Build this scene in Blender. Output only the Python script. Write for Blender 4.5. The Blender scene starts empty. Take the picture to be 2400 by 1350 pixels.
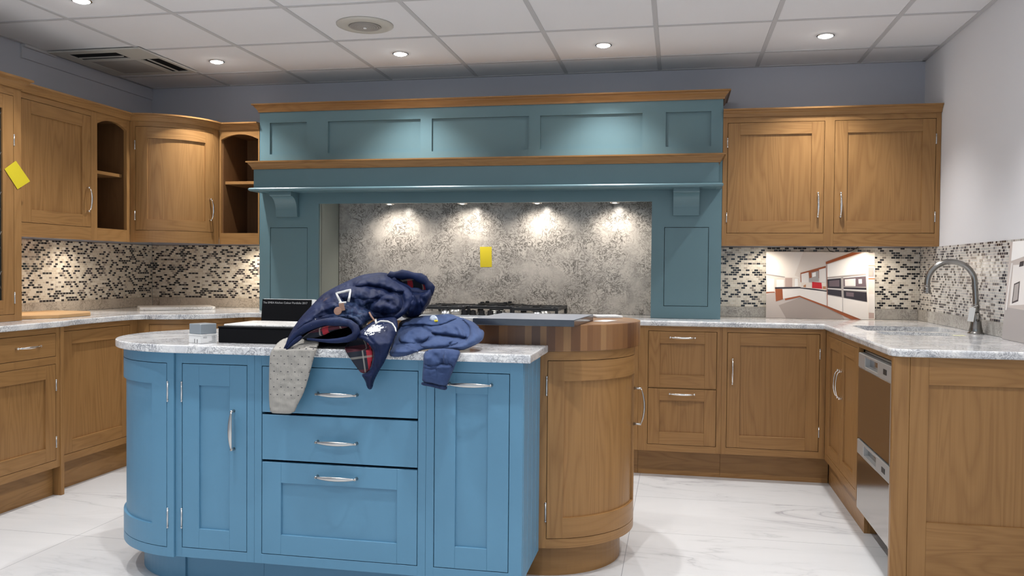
import bpy, bmesh, math, random
from mathutils import Vector, Matrix, noise
random.seed(7)
PI = math.pi
SC = bpy.context.scene
COL = SC.collection

# ------------------------------------------------------------------ camera
F_PX = 1976.7
YAW, PITCH, ROLL, EYE = 0.19323, -0.02224, 0.008767, 1.2002
cf = Vector((-math.sin(YAW)*math.cos(PITCH), math.cos(YAW)*math.cos(PITCH), math.sin(PITCH)))
r0 = Vector((math.cos(YAW), math.sin(YAW), 0))
u0 = r0.cross(cf)
cr = (r0*math.cos(ROLL) + u0*math.sin(ROLL)).normalized()
cu = cr.cross(cf).normalized()
cam = bpy.data.cameras.new('camera')
cam.sensor_width = 36.0
cam.lens = F_PX/2400*36.0
cam.clip_start = 0.05
camo = bpy.data.objects.new('camera', cam)
COL.objects.link(camo)
m = Matrix((cr, cu, -cf)).transposed().to_4x4()
m.translation = Vector((0, 0, EYE))
camo.matrix_world = m
SC.camera = camo

def at(px, py, Y):
    """world point seen at a photo pixel, at distance Y along the room"""
    d = cf + cr*((px-1200)/F_PX) - cu*((py-675)/F_PX)
    t = Y/d.y
    return Vector((0, 0, EYE)) + d*t

# ------------------------------------------------------------------ world + exposure
W = bpy.data.worlds.new('World'); SC.world = W; W.use_nodes = True
bg = W.node_tree.nodes['Background']
bg.inputs[0].default_value = (0.70, 0.85, 1.0, 1); bg.inputs[1].default_value = 0.95
SC.view_settings.view_transform = 'Standard'; SC.view_settings.look = 'None'
SC.view_settings.gamma = 1.0; SC.view_settings.use_curve_mapping = False
SC.view_settings.exposure = 0.12
SPOT_E = 64.0          # ceiling downlights
COOL = (1.0, 0.985, 0.975)
WARM = (1.0, 0.80, 0.58)

# ------------------------------------------------------------------ materials
def new_mat(name):
    mt = bpy.data.materials.new(name); mt.use_nodes = True
    nt = mt.node_tree; b = nt.nodes['Principled BSDF']
    return mt, nt, b
def N(nt, t, **kw):
    n = nt.nodes.new(t)
    for k, v in kw.items():
        if hasattr(n, k): setattr(n, k, v)
    return n
def ramp(nt, fac, stops, interp='LINEAR'):
    r = nt.nodes.new('ShaderNodeValToRGB'); r.color_ramp.interpolation = interp
    e = r.color_ramp.elements
    while len(e) < len(stops): e.new(0.5)
    for i, (p, c) in enumerate(stops):
        e[i].position = p; e[i].color = (*c, 1)
    nt.links.new(fac, r.inputs[0]); return r.outputs[0]
def coords(nt, scale=(1, 1, 1), rnd=True):
    tc = nt.nodes.new('ShaderNodeTexCoord'); v = tc.outputs['Object']
    if rnd:
        oi = nt.nodes.new('ShaderNodeObjectInfo')
        mu = nt.nodes.new('ShaderNodeVectorMath'); mu.operation = 'MULTIPLY_ADD'
        cb = nt.nodes.new('ShaderNodeCombineXYZ')
        for i in range(3): nt.links.new(oi.outputs['Random'], cb.inputs[i])
        nt.links.new(cb.outputs[0], mu.inputs[0]); mu.inputs[1].default_value = (7.3, 5.1, 3.7)
        nt.links.new(v, mu.inputs[2]); v = mu.outputs[0]
    mp = nt.nodes.new('ShaderNodeMapping'); mp.inputs['Scale'].default_value = scale
    nt.links.new(v, mp.inputs[0]); return mp.outputs[0]
def noise_n(nt, vec, scale, detail=3, rough=.5, dist=0):
    n = nt.nodes.new('ShaderNodeTexNoise'); n.inputs['Scale'].default_value = scale
    n.inputs['Detail'].default_value = detail; n.inputs['Roughness'].default_value = rough
    n.inputs['Distortion'].default_value = dist
    nt.links.new(vec, n.inputs['Vector']); return n.outputs['Fac']
def math_n(nt, op, a, b=None):
    n = nt.nodes.new('ShaderNodeMath'); n.operation = op
    for i, x in enumerate((a, b)):
        if x is None: continue
        if isinstance(x, (int, float)): n.inputs[i].default_value = x
        else: nt.links.new(x, n.inputs[i])
    return n.outputs[0]
def mixc(nt, fac, a, b, mode='MIX'):
    n = nt.nodes.new('ShaderNodeMix'); n.data_type = 'RGBA'; n.blend_type = mode
    for i, x in ((0, fac), (6, a), (7, b)):
        if isinstance(x, (int, float)): n.inputs[i].default_value = x
        elif isinstance(x, tuple): n.inputs[i].default_value = (*x, 1)
        else: nt.links.new(x, n.inputs[i])
    return n.outputs[2]
def bump(nt, b, h, strength=.2, dist=.002):
    n = nt.nodes.new('ShaderNodeBump'); n.inputs['Strength'].default_value = strength
    n.inputs['Distance'].default_value = dist
    nt.links.new(h, n.inputs['Height']); nt.links.new(n.outputs[0], b.inputs['Normal'])

def plain(name, col, rough=.5, metal=0.0, spec=None, coat=0):
    mt, nt, b = new_mat(name)
    b.inputs['Base Color'].default_value = (*col, 1); b.inputs['Roughness'].default_value = rough
    b.inputs['Metallic'].default_value = metal
    if coat: b.inputs['Coat Weight'].default_value = coat
    return mt
def paint(name, col, rough=.42):
    mt, nt, b = new_mat(name)
    v = coords(nt, rnd=False)
    f = noise_n(nt, v, 6, 3)
    c2 = tuple(x*.93 for x in col)
    nt.links.new(mixc(nt, f, col, c2), b.inputs['Base Color'])
    b.inputs['Roughness'].default_value = rough
    bump(nt, b, noise_n(nt, v, 900, 2), .05, .0004)
    return mt
def emit(name, col, s):
    mt, nt, b = new_mat(name)
    b.inputs['Base Color'].default_value = (0, 0, 0, 1)
    b.inputs['Emission Color'].default_value = (*col, 1); b.inputs['Emission Strength'].default_value = s
    return mt
def oak(name, horizontal, light=(.385, .210, .078), dark=(.150, .066, .020), rough=.36, rings=13):
    mt, nt, b = new_mat(name)
    sc = (1.1, 1.1, 9.0) if horizontal else (9.0, 9.0, .75)
    v = coords(nt, sc)
    f = noise_n(nt, v, 1.0, 2, .45, .35)
    r = math_n(nt, 'FRACT', math_n(nt, 'MULTIPLY', f, rings))
    r = math_n(nt, 'POWER', math_n(nt, 'ABSOLUTE', math_n(nt, 'SUBTRACT', math_n(nt, 'MULTIPLY', r, 2.0), 1.0)), 1.6)
    sc2 = (4, 4, 210) if horizontal else (210, 210, 3.5)
    g = noise_n(nt, coords(nt, sc2), 1.0, 3, .6)
    sc3 = (.9, .9, 5) if horizontal else (5, 5, .5)
    br = noise_n(nt, coords(nt, sc3), 1.0, 1)
    mid = tuple((a*.72+b_*.28) for a, b_ in zip(light, dark))
    c = mixc(nt, math_n(nt, 'MULTIPLY', r, .42), light, dark)
    c = mixc(nt, math_n(nt, 'MULTIPLY', math_n(nt, 'SUBTRACT', 1.05, g), .56), c, dark)
    c = mixc(nt, ramp(nt, br, [(.35, (0, 0, 0)), (.7, (.55, .55, .55))]), c, mid)
    nt.links.new(c, b.inputs['Base Color'])
    b.inputs['Roughness'].default_value = rough; b.inputs['Specular IOR Level'].default_value = .32
    bump(nt, b, g, .10, .0006)
    return mt
def quartz(name, base, mid, vein, vs=1.0, rough=.13, veinw=1.0):
    mt, nt, b = new_mat(name)
    v = coords(nt, (vs, vs, vs), rnd=False)
    n1 = noise_n(nt, v, 22, 4, .62, 2.2)
    n2 = noise_n(nt, v, 46, 3, .6, 2.6)
    n3 = noise_n(nt, v, 9, 3, .55, 1.0)
    l1 = math_n(nt, 'ABSOLUTE', math_n(nt, 'SUBTRACT', n1, .5))
    l2 = math_n(nt, 'ABSOLUTE', math_n(nt, 'SUBTRACT', n2, .52))
    a = ramp(nt, l1, [(0, (1, 1, 1)), (.022*veinw, (.75, .75, .75)), (.05*veinw, (0, 0, 0))])
    c_ = ramp(nt, l2, [(0, (.75, .75, .75)), (.03*veinw, (0, 0, 0))])
    fld = ramp(nt, n3, [(.4, (0, 0, 0)), (.62, (1, 1, 1))])
    c = mixc(nt, fld, base, mid)
    veins = mixc(nt, 1.0, a, c_, 'ADD')
    thin = ramp(nt, noise_n(nt, v, 7, 2), [(.36, (.15, .15, .15)), (.6, (1, 1, 1))])
    veins = mixc(nt, 1.0, veins, thin, 'MULTIPLY')
    c = mixc(nt, veins, c, vein)
    nt.links.new(c, b.inputs['Base Color']); b.inputs['Roughness'].default_value = rough
    return mt
def marble_floor():
    mt, nt, b = new_mat('floor_marble')
    v = coords(nt, (1, 1, 1), rnd=False)
    tc = nt.nodes.new('ShaderNodeTexCoord')
    sep = nt.nodes.new('ShaderNodeSeparateXYZ'); nt.links.new(tc.outputs['Object'], sep.inputs[0])
    mp = nt.nodes.new('ShaderNodeMapping'); mp.inputs['Rotation'].default_value = (0, 0, -.5)
    mp.inputs['Scale'].default_value = (.9, 3.4, 1); nt.links.new(tc.outputs['Object'], mp.inputs[0])
    n1 = noise_n(nt, mp.outputs[0], 1.1, 5, .6, .8)
    l1 = math_n(nt, 'ABSOLUTE', math_n(nt, 'SUBTRACT', n1, .5))
    a = ramp(nt, l1, [(0, (1, 1, 1)), (.012, (.35, .35, .35)), (.05, (0, 0, 0))])
    thin = ramp(nt, noise_n(nt, v, 1.3, 2), [(.42, (0, 0, 0)), (.7, (.8, .8, .8))])
    a = mixc(nt, 1.0, a, thin, 'MULTIPLY')
    cl = noise_n(nt, mp.outputs[0], .8, 4, .55, .5)
    c = mixc(nt, ramp(nt, cl, [(.45, (0, 0, 0)), (.8, (.5, .5, .5))]), (.60, .605, .612), (.46, .465, .48))
    c = mixc(nt, a, c, (.30, .30, .32))
    # grout: 1.2 x 0.6 tiles
    gx = math_n(nt, 'PINGPONG', math_n(nt, 'ADD', sep.outputs[0], .20), .6)
    gy = math_n(nt, 'PINGPONG', math_n(nt, 'SUBTRACT', sep.outputs[1], 4.506), .305)
    g = math_n(nt, 'LESS_THAN', math_n(nt, 'MINIMUM', gx, gy), .0013)
    c = mixc(nt, g, c, (.30, .31, .32))
    nt.links.new(c, b.inputs['Base Color']); b.inputs['Roughness'].default_value = .20
    b.inputs['Specular IOR Level'].default_value = .4
    return mt
def mosaic(name, axis, pal=None):
    """brick mosaic; axis = horizontal world axis (0 x, 1 y)"""
    mt, nt, b = new_mat(name)
    tc = nt.nodes.new('ShaderNodeTexCoord'); sep = nt.nodes.new('ShaderNodeSeparateXYZ')
    nt.links.new(tc.outputs['Object'], sep.inputs[0])
    cb = nt.nodes.new('ShaderNodeCombineXYZ')
    nt.links.new(sep.outputs[axis], cb.inputs[0]); nt.links.new(sep.outputs[2], cb.inputs[1])
    br = nt.nodes.new('ShaderNodeTexBrick')
    br.inputs['Color1'].default_value = (0, 0, 0, 1); br.inputs['Color2'].default_value = (1, 1, 1, 1)
    br.inputs['Mortar'].default_value = (0, 0, 0, 1)
    br.inputs['Scale'].default_value = 1.0
    br.inputs['Brick Width'].default_value = .0262; br.inputs['Row Height'].default_value = .01405
    br.inputs['Mortar Size'].default_value = .0012; br.inputs['Mortar Smooth'].default_value = 0
    br.inputs['Bias'].default_value = 0
    nt.links.new(cb.outputs[0], br.inputs['Vector'])
    pal = pal or [(0, (.012, .011, .014)), (.25, (.045, .036, .038)), (.33, (.24, .20, .17)), (.39, (.60, .52, .41)),
                  (.58, (.68, .61, .50)), (.80, (.76, .70, .60)), (.96, (.40, .34, .28))]
    c = ramp(nt, br.outputs['Color'], pal, 'CONSTANT')
    c = mixc(nt, br.outputs['Fac'], c, (.70, .65, .57))
    nt.links.new(c, b.inputs['Base Color'])
    ro = mixc(nt, br.outputs['Fac'], (.12, .12, .12), (.7, .7, .7))
    nt.links.new(ro, b.inputs['Roughness'])
    bump(nt, b, math_n(nt, 'SUBTRACT', 1.0, br.outputs['Fac']), .35, .0012)
    return mt
def ceiling_mat():
    mt, nt, b = new_mat('ceiling_tile')
    v = coords(nt, rnd=False)
    f = noise_n(nt, v, 260, 3, .6)
    nt.links.new(mixc(nt, f, (.76, .76, .775), (.70, .70, .715)), b.inputs['Base Color'])
    b.inputs['Roughness'].default_value = .95
    bump(nt, b, f, .3, .001)
    return mt
def wall_mat(name, c1, c2):
    mt, nt, b = new_mat(name)
    v = coords(nt, rnd=False)
    nt.links.new(mixc(nt, noise_n(nt, v, 2.2, 3), c1, c2), b.inputs['Base Color'])
    b.inputs['Roughness'].default_value = .8
    bump(nt, b, noise_n(nt, v, 350, 2), .06, .0006)
    return mt
def blockwood():
    mt, nt, b = new_mat('end_grain_block')
    # strips change along the plan direction: use x + y folded to ~28 mm staves
    tc = nt.nodes.new('ShaderNodeTexCoord'); sep = nt.nodes.new('ShaderNodeSeparateXYZ')
    nt.links.new(tc.outputs['Object'], sep.inputs[0])
    an = math_n(nt, 'ARCTAN2', math_n(nt, 'SUBTRACT', sep.outputs[0], -.55), math_n(nt, 'SUBTRACT', 3.59, sep.outputs[1]))
    arcx = math_n(nt, 'ADD', math_n(nt, 'MULTIPLY', an, .40), -.55)
    right = math_n(nt, 'GREATER_THAN', sep.outputs[0], -.55)
    sx = math_n(nt, 'ADD', math_n(nt, 'MULTIPLY', right, arcx), math_n(nt, 'MULTIPLY', math_n(nt, 'SUBTRACT', 1.0, right), sep.outputs[0]))
    s = math_n(nt, 'MULTIPLY', math_n(nt, 'ADD', sx, math_n(nt, 'MULTIPLY', noise_n(nt, coords(nt, (20, 20, 0), rnd=False), 1.0, 1), .03)), 32.0)
    fl = math_n(nt, 'FLOOR', s)
    wn = nt.nodes.new('ShaderNodeTexWhiteNoise'); wn.noise_dimensions = '1D'; nt.links.new(fl, wn.inputs['W'])
    c = ramp(nt, wn.outputs['Value'], [(0, (.10, .040, .016)), (.2, (.19, .084, .030)), (.6, (.255, .122, .046)), (1, (.36, .20, .082))])
    g = noise_n(nt, coords(nt, (160, 160, 6), rnd=False), 1.0, 3)
    c = mixc(nt, math_n(nt, 'MULTIPLY', g, .35), c, (.12, .05, .02))
    nt.links.new(c, b.inputs['Base Color']); b.inputs['Roughness'].default_value = .3
    return mt
def slate():
    mt, nt, b = new_mat('slate'); v = coords(nt, (1, 3, 1), rnd=False)
    nt.links.new(mixc(nt, noise_n(nt, v, 18, 5), (.020, .024, .034), (.038, .045, .060)), b.inputs['Base Color'])
    b.inputs['Roughness'].default_value = .16; b.inputs['Specular IOR Level'].default_value = .8
    return mt
def steel(name, col, rough, axis=1):
    mt, nt, b = new_mat(name)
    sc = [3, 3, 3]; sc[2] = 400
    f = noise_n(nt, coords(nt, tuple(sc)), 1, 2)
    b.inputs['Base Color'].default_value = (*col, 1); b.inputs['Metallic'].default_value = 1
    nt.links.new(math_n(nt, 'ADD', math_n(nt, 'MULTIPLY', f, .12), rough), b.inputs['Roughness'])
    return mt
def cloth(name, c1, c2, scale=14, rough=.85, sheen=.4, weave=900):
    mt, nt, b = new_mat(name); v = coords(nt, rnd=False)
    f = noise_n(nt, v, scale, 4, .6)
    nt.links.new(mixc(nt, ramp(nt, f, [(.35, (0, 0, 0)), (.68, (1, 1, 1))]), c1, c2), b.inputs['Base Color'])
    b.inputs['Roughness'].default_value = rough
    b.inputs['Specular IOR Level'].default_value = .15; b.inputs['Sheen Weight'].default_value = sheen; b.inputs['Sheen Roughness'].default_value = .5
    bump(nt, b, noise_n(nt, v, weave, 2), .25, .0006)
    return mt
def jacket_mat():
    """navy shell with white plaster splashes and worn patches"""
    mt, nt, b = new_mat('navy_shell')
    tc = nt.nodes.new('ShaderNodeTexCoord'); v = tc.outputs['Object']
    base = mixc(nt, ramp(nt, noise_n(nt, v, 16, 4), [(.35, (0, 0, 0)), (.7, (1, 1, 1))]), (.0035, .0090, .040), (.0070, .0170, .066))
    def near(p, rad):
        d = nt.nodes.new('ShaderNodeVectorMath'); d.operation = 'DISTANCE'
        nt.links.new(v, d.inputs[0]); d.inputs[1].default_value = p-Vector((-1.2, 2.95, .913))
        mr = nt.nodes.new('ShaderNodeMapRange'); nt.links.new(d.outputs['Value'], mr.inputs[0])
        mr.inputs[1].default_value = rad; mr.inputs[2].default_value = 0; mr.inputs[3].default_value = 0; mr.inputs[4].default_value = 1
        return mr.outputs[0]
    spl = noise_n(nt, v, 75, 5, .72)
    tot = None
    for p, rad, k in STAINS:
        s = math_n(nt, 'MULTIPLY', near(p, rad), k)
        tot = s if tot is None else math_n(nt, 'MAXIMUM', tot, s)
    mask = math_n(nt, 'ADD', spl, math_n(nt, 'MULTIPLY', tot, .42))
    mk = ramp(nt, mask, [(.70, (0, 0, 0)), (.735, (1, 1, 1))])
    c = mixc(nt, mk, base, (.72, .74, .74))
    worn = math_n(nt, 'MULTIPLY', near(WORN[0], WORN[1]), ramp(nt, noise_n(nt, v, 55, 5, .75), [(.42, (0, 0, 0)), (.7, (.7, .7, .7))]))
    c = mixc(nt, worn, c, (.10, .17, .30))
    rust = math_n(nt, 'MULTIPLY', near(RUST[0], RUST[1]), ramp(nt, noise_n(nt, v, 70, 3), [(.45, (0, 0, 0)), (.6, (1, 1, 1))]))
    c = mixc(nt, rust, c, (.16, .09, .06))
    nt.links.new(c, b.inputs['Base Color']); b.inputs['Roughness'].default_value = .62
    b.inputs['Specular IOR Level'].default_value = .22
    bump(nt, b, noise_n(nt, v, 60, 4), .35, .004)
    return mt
def plaid(name='tartan_lining', red=.15, off=None):
    mt, nt, b = new_mat(name); off = -PLX if off is None else off
    tc = nt.nodes.new('ShaderNodeTexCoord'); sep = nt.nodes.new('ShaderNodeSeparateXYZ')
    mp = nt.nodes.new('ShaderNodeMapping'); mp.inputs['Rotation'].default_value = (0, .15, 0)
    nt.links.new(tc.outputs['Object'], mp.inputs[0]); nt.links.new(mp.outputs[0], sep.inputs[0])
    def band(src, per, lo, hi, off=0):
        f = math_n(nt, 'FRACT', math_n(nt, 'DIVIDE', math_n(nt, 'ADD', src, off), per))
        return math_n(nt, 'MULTIPLY', math_n(nt, 'GREATER_THAN', f, lo), math_n(nt, 'LESS_THAN', f, hi))
    X, Z = sep.outputs[0], sep.outputs[2]
    c = mixc(nt, 0.0, (.012, .016, .028), (0, 0, 0))
    c = mixc(nt, math_n(nt, 'MULTIPLY', band(X, .16 if red < .2 else .06, .0, red, off), .9), c, (.42, .02, .035))
    c = mixc(nt, math_n(nt, 'MULTIPLY', band(Z, .085, .0, .22, .02), .30), c, (.25, .02, .03))
    c = mixc(nt, math_n(nt, 'MULTIPLY', band(Z, .085, .45, .54), .55), c, (.34, .32, .28))
    c = mixc(nt, math_n(nt, 'MULTIPLY', band(X, .078, .55, .62), .55), c, (.42, .40, .36))
    nt.links.new(c, b.inputs['Base Color']); b.inputs['Roughness'].default_value = .9
    return mt
def knit():
    """cream knit with rows of small dark motifs and a ribbed cuff"""
    mt, nt, b = new_mat('cream_knit')
    tc = nt.nodes.new('ShaderNodeTexCoord'); sep = nt.nodes.new('ShaderNodeSeparateXYZ')
    nt.links.new(tc.outputs['Object'], sep.inputs[0])
    X, Z = sep.outputs[0], sep.outputs[2]
    rowh = .0275
    zz = math_n(nt, 'DIVIDE', Z, rowh); ri = math_n(nt, 'FLOOR', zz); rf = math_n(nt, 'FRACT', zz)
    sh = math_n(nt, 'MULTIPLY', math_n(nt, 'MODULO', math_n(nt, 'ABSOLUTE', ri), 2.0), .5)
    xx = math_n(nt, 'ADD', math_n(nt, 'DIVIDE', X, .0265), sh); xf = math_n(nt, 'FRACT', math_n(nt, 'ADD', xx, 200.0))
    dx = math_n(nt, 'ABSOLUTE', math_n(nt, 'SUBTRACT', xf, .5)); dz = math_n(nt, 'ABSOLUTE', math_n(nt, 'SUBTRACT', rf, .5))
    d1 = math_n(nt, 'MULTIPLY', math_n(nt, 'LESS_THAN', dx, .11), math_n(nt, 'LESS_THAN', math_n(nt, 'ADD', dz, math_n(nt, 'MULTIPLY', dx, .3)), .06))
    xf2 = math_n(nt, 'FRACT', math_n(nt, 'ADD', xx, 200.5)); dx2 = math_n(nt, 'ABSOLUTE', math_n(nt, 'SUBTRACT', xf2, .5))
    dz2 = math_n(nt, 'ABSOLUTE', math_n(nt, 'SUBTRACT', rf, .1))
    d2 = math_n(nt, 'MULTIPLY', math_n(nt, 'LESS_THAN', dx2, .05), math_n(nt, 'LESS_THAN', dz2, .05))
    d = math_n(nt, 'MAXIMUM', d1, math_n(nt, 'MULTIPLY', d2, .4))
    d = math_n(nt, 'MULTIPLY', d, math_n(nt, 'GREATER_THAN', Z, .055))
    c = mixc(nt, d, (.345, .33, .30), (.035, .035, .05))
    nt.links.new(c, b.inputs['Base Color']); b.inputs['Roughness'].default_value = .95
    rib = math_n(nt, 'SINE', math_n(nt, 'MULTIPLY', X, 2100.0))
    bump(nt, b, rib, .35, .0008)
    return mt

STAINS = [(at(875, 770, 2.80), .058, 1.0), (at(893, 800, 2.79), .030, .75), (at(745, 742, 2.86), .03, .30), (at(868, 890, 2.77), .010, 1.0), (at(900, 720, 2.9), .05, .12)]
WORN = (at(820, 735, 2.86), .10)
RUST = (at(760, 697, 2.95), .022)
PLX = at(857, 850, 2.785).x+1.2
M = {}
M['oak_v'] = oak('oak_vertical', False); M['oak_h'] = oak('oak_horizontal', True)
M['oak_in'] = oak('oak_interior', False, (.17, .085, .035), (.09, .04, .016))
M['blue'] = paint('island_blue_paint', (.098, .250, .385))
M['teal'] = paint('canopy_teal_paint', (.115, .205, .235), .36)
M['greygreen'] = paint('grey_green_paint', (.33, .355, .315), .6)
M['chrome'] = plain('chrome', (.78, .76, .73), .14, 1.0)
M['nickel'] = plain('satin_nickel', (.50, .49, .475), .28, 1.0)
M['steel'] = plain('brushed_steel', (.40, .375, .355), .14, 1.0)
M['steel_l'] = plain('satin_steel', (.60, .61, .62), .32, 1.0)
M['tap'] = plain('bronze_nickel', (.30, .285, .265), .22, 1.0)
M['black'] = plain('matt_black', (.004, .004, .005), .6)
M['black'].node_tree.nodes['Principled BSDF'].inputs['Specular IOR Level'].default_value = .12
M['gap'] = plain('shadow_gap', (.01, .008, .006), .9)
M['iron'] = plain('cast_iron', (.012, .012, .013), .5)
M['white'] = plain('white_plastic', (.78, .78, .77), .4)
M['cream'] = plain('cream_plastic', (.50, .48, .43), .5)
M['creamd'] = plain('cream_filter', (.33, .31, .285), .8)
M['yellow'] = plain('yellow_paper', (.56, .46, .012), .7)
M['ceil'] = ceiling_mat(); M['wall'] = wall_mat('wall_paint_shaded', (.47, .485, .535), (.44, .455, .51)); M['wall_r'] = wall_mat('wall_paint_lit', (.74, .74, .76), (.71, .71, .735))  # wall colours carry the room light: back and left shaded, right lit
M['tbar'] = plain('grid_bar', (.50, .50, .51), .6)
M['floor'] = marble_floor()
M['top'] = quartz('worktop_quartz', (.82, .82, .81), (.64, .65, .67), (.24, .25, .275), 1.15, .10)
M['splash'] = quartz('splash_quartz', (.52, .485, .445), (.40, .375, .345), (.11, .10, .088), .8, .22, 1.0)
M['upst'] = quartz('upstand_quartz', (.62, .54, .45), (.52, .45, .37), (.30, .25, .20), .7, .2, .8)
M['mos_x'] = mosaic('mosaic_back', 0); M['mos_y'] = mosaic('mosaic_left', 1); M['mos_r'] = mosaic('mosaic_right', 1, [(0, (.020, .020, .030)), (.20, (.09, .085, .10)), (.33, (.24, .23, .25)), (.39, (.48, .475, .46)), (.60, (.56, .555, .54)), (.84, (.64, .63, .61)), (.97, (.36, .34, .33))])
M['mos_b'] = mosaic('mosaic_back_right', 0, [(0, (.008, .008, .011)), (.26, (.03, .03, .036)), (.33, (.22, .20, .18)), (.38, (.52, .49, .43)), (.60, (.60, .575, .52)), (.84, (.66, .64, .59)), (.97, (.36, .33, .29))])
M['upr'] = quartz('upstand_quartz_grey', (.50, .48, .445), (.42, .40, .37), (.23, .215, .20), .8, .2, .9)
M['block'] = blockwood(); M['slate'] = slate()
M['shell'] = jacket_mat(); M['plaid'] = plaid(); M['plaid2'] = plaid('tartan_hood_lining', .35, .02); M['knit'] = knit()
M['sweat'] = cloth('sweatshirt_blue', (.033, .056, .135), (.054, .087, .19), 9, sheen=.05)
M['rib'] = cloth('navy_rib', (.010, .018, .055), (.03, .05, .12), 60, sheen=.05, weave=500)
M['tape'] = plain('white_tape', (.62, .62, .60), .8)
M['leather'] = plain('tan_leather', (.30, .17, .12), .6)
M['lamp'] = emit('lamp_white', (1, .97, .93), 60)
M['lampw'] = emit('lamp_warm', (1, .86, .66), 14)
M['slabtop'] = quartz('sample_quartz', (.84, .82, .79), (.74, .72, .69), (.42, .40, .38), 1.0, .25, .6)
M['board'] = oak('board_oak', True, (.52, .33, .16), (.33, .18, .075))
M['glass'] = plain('leaded_glass', (.02, .022, .022), .08)
M['greybox'] = plain('grey_tin', (.30, .34, .37), .3, .3)
M['band'] = plain('grey_metal_trim', (.46, .46, .455), .35, .35)
M['dwin'] = plain('dark_recess', (.03, .03, .03), .5)

# ------------------------------------------------------------------ object helpers
def origin_of(o):
    while o.parent: o = o.parent
    return o.location
def link(name, me, parent):
    o = bpy.data.objects.new(name, me); COL.objects.link(o)
    if parent: o.parent = parent
    return o
def thing(name, label, cat, loc, group=None):
    o = bpy.data.objects.new(name, None); COL.objects.link(o); o.location = loc
    o.empty_display_size = .05
    o['label'] = label; o['category'] = cat
    if group: o['group'] = group
    return o
def tag(o, label, cat, group=None):
    o['label'] = label; o['category'] = cat
    if group: o['group'] = group
    return o
def struct(o):
    o['kind'] = 'structure'; return o

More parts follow.
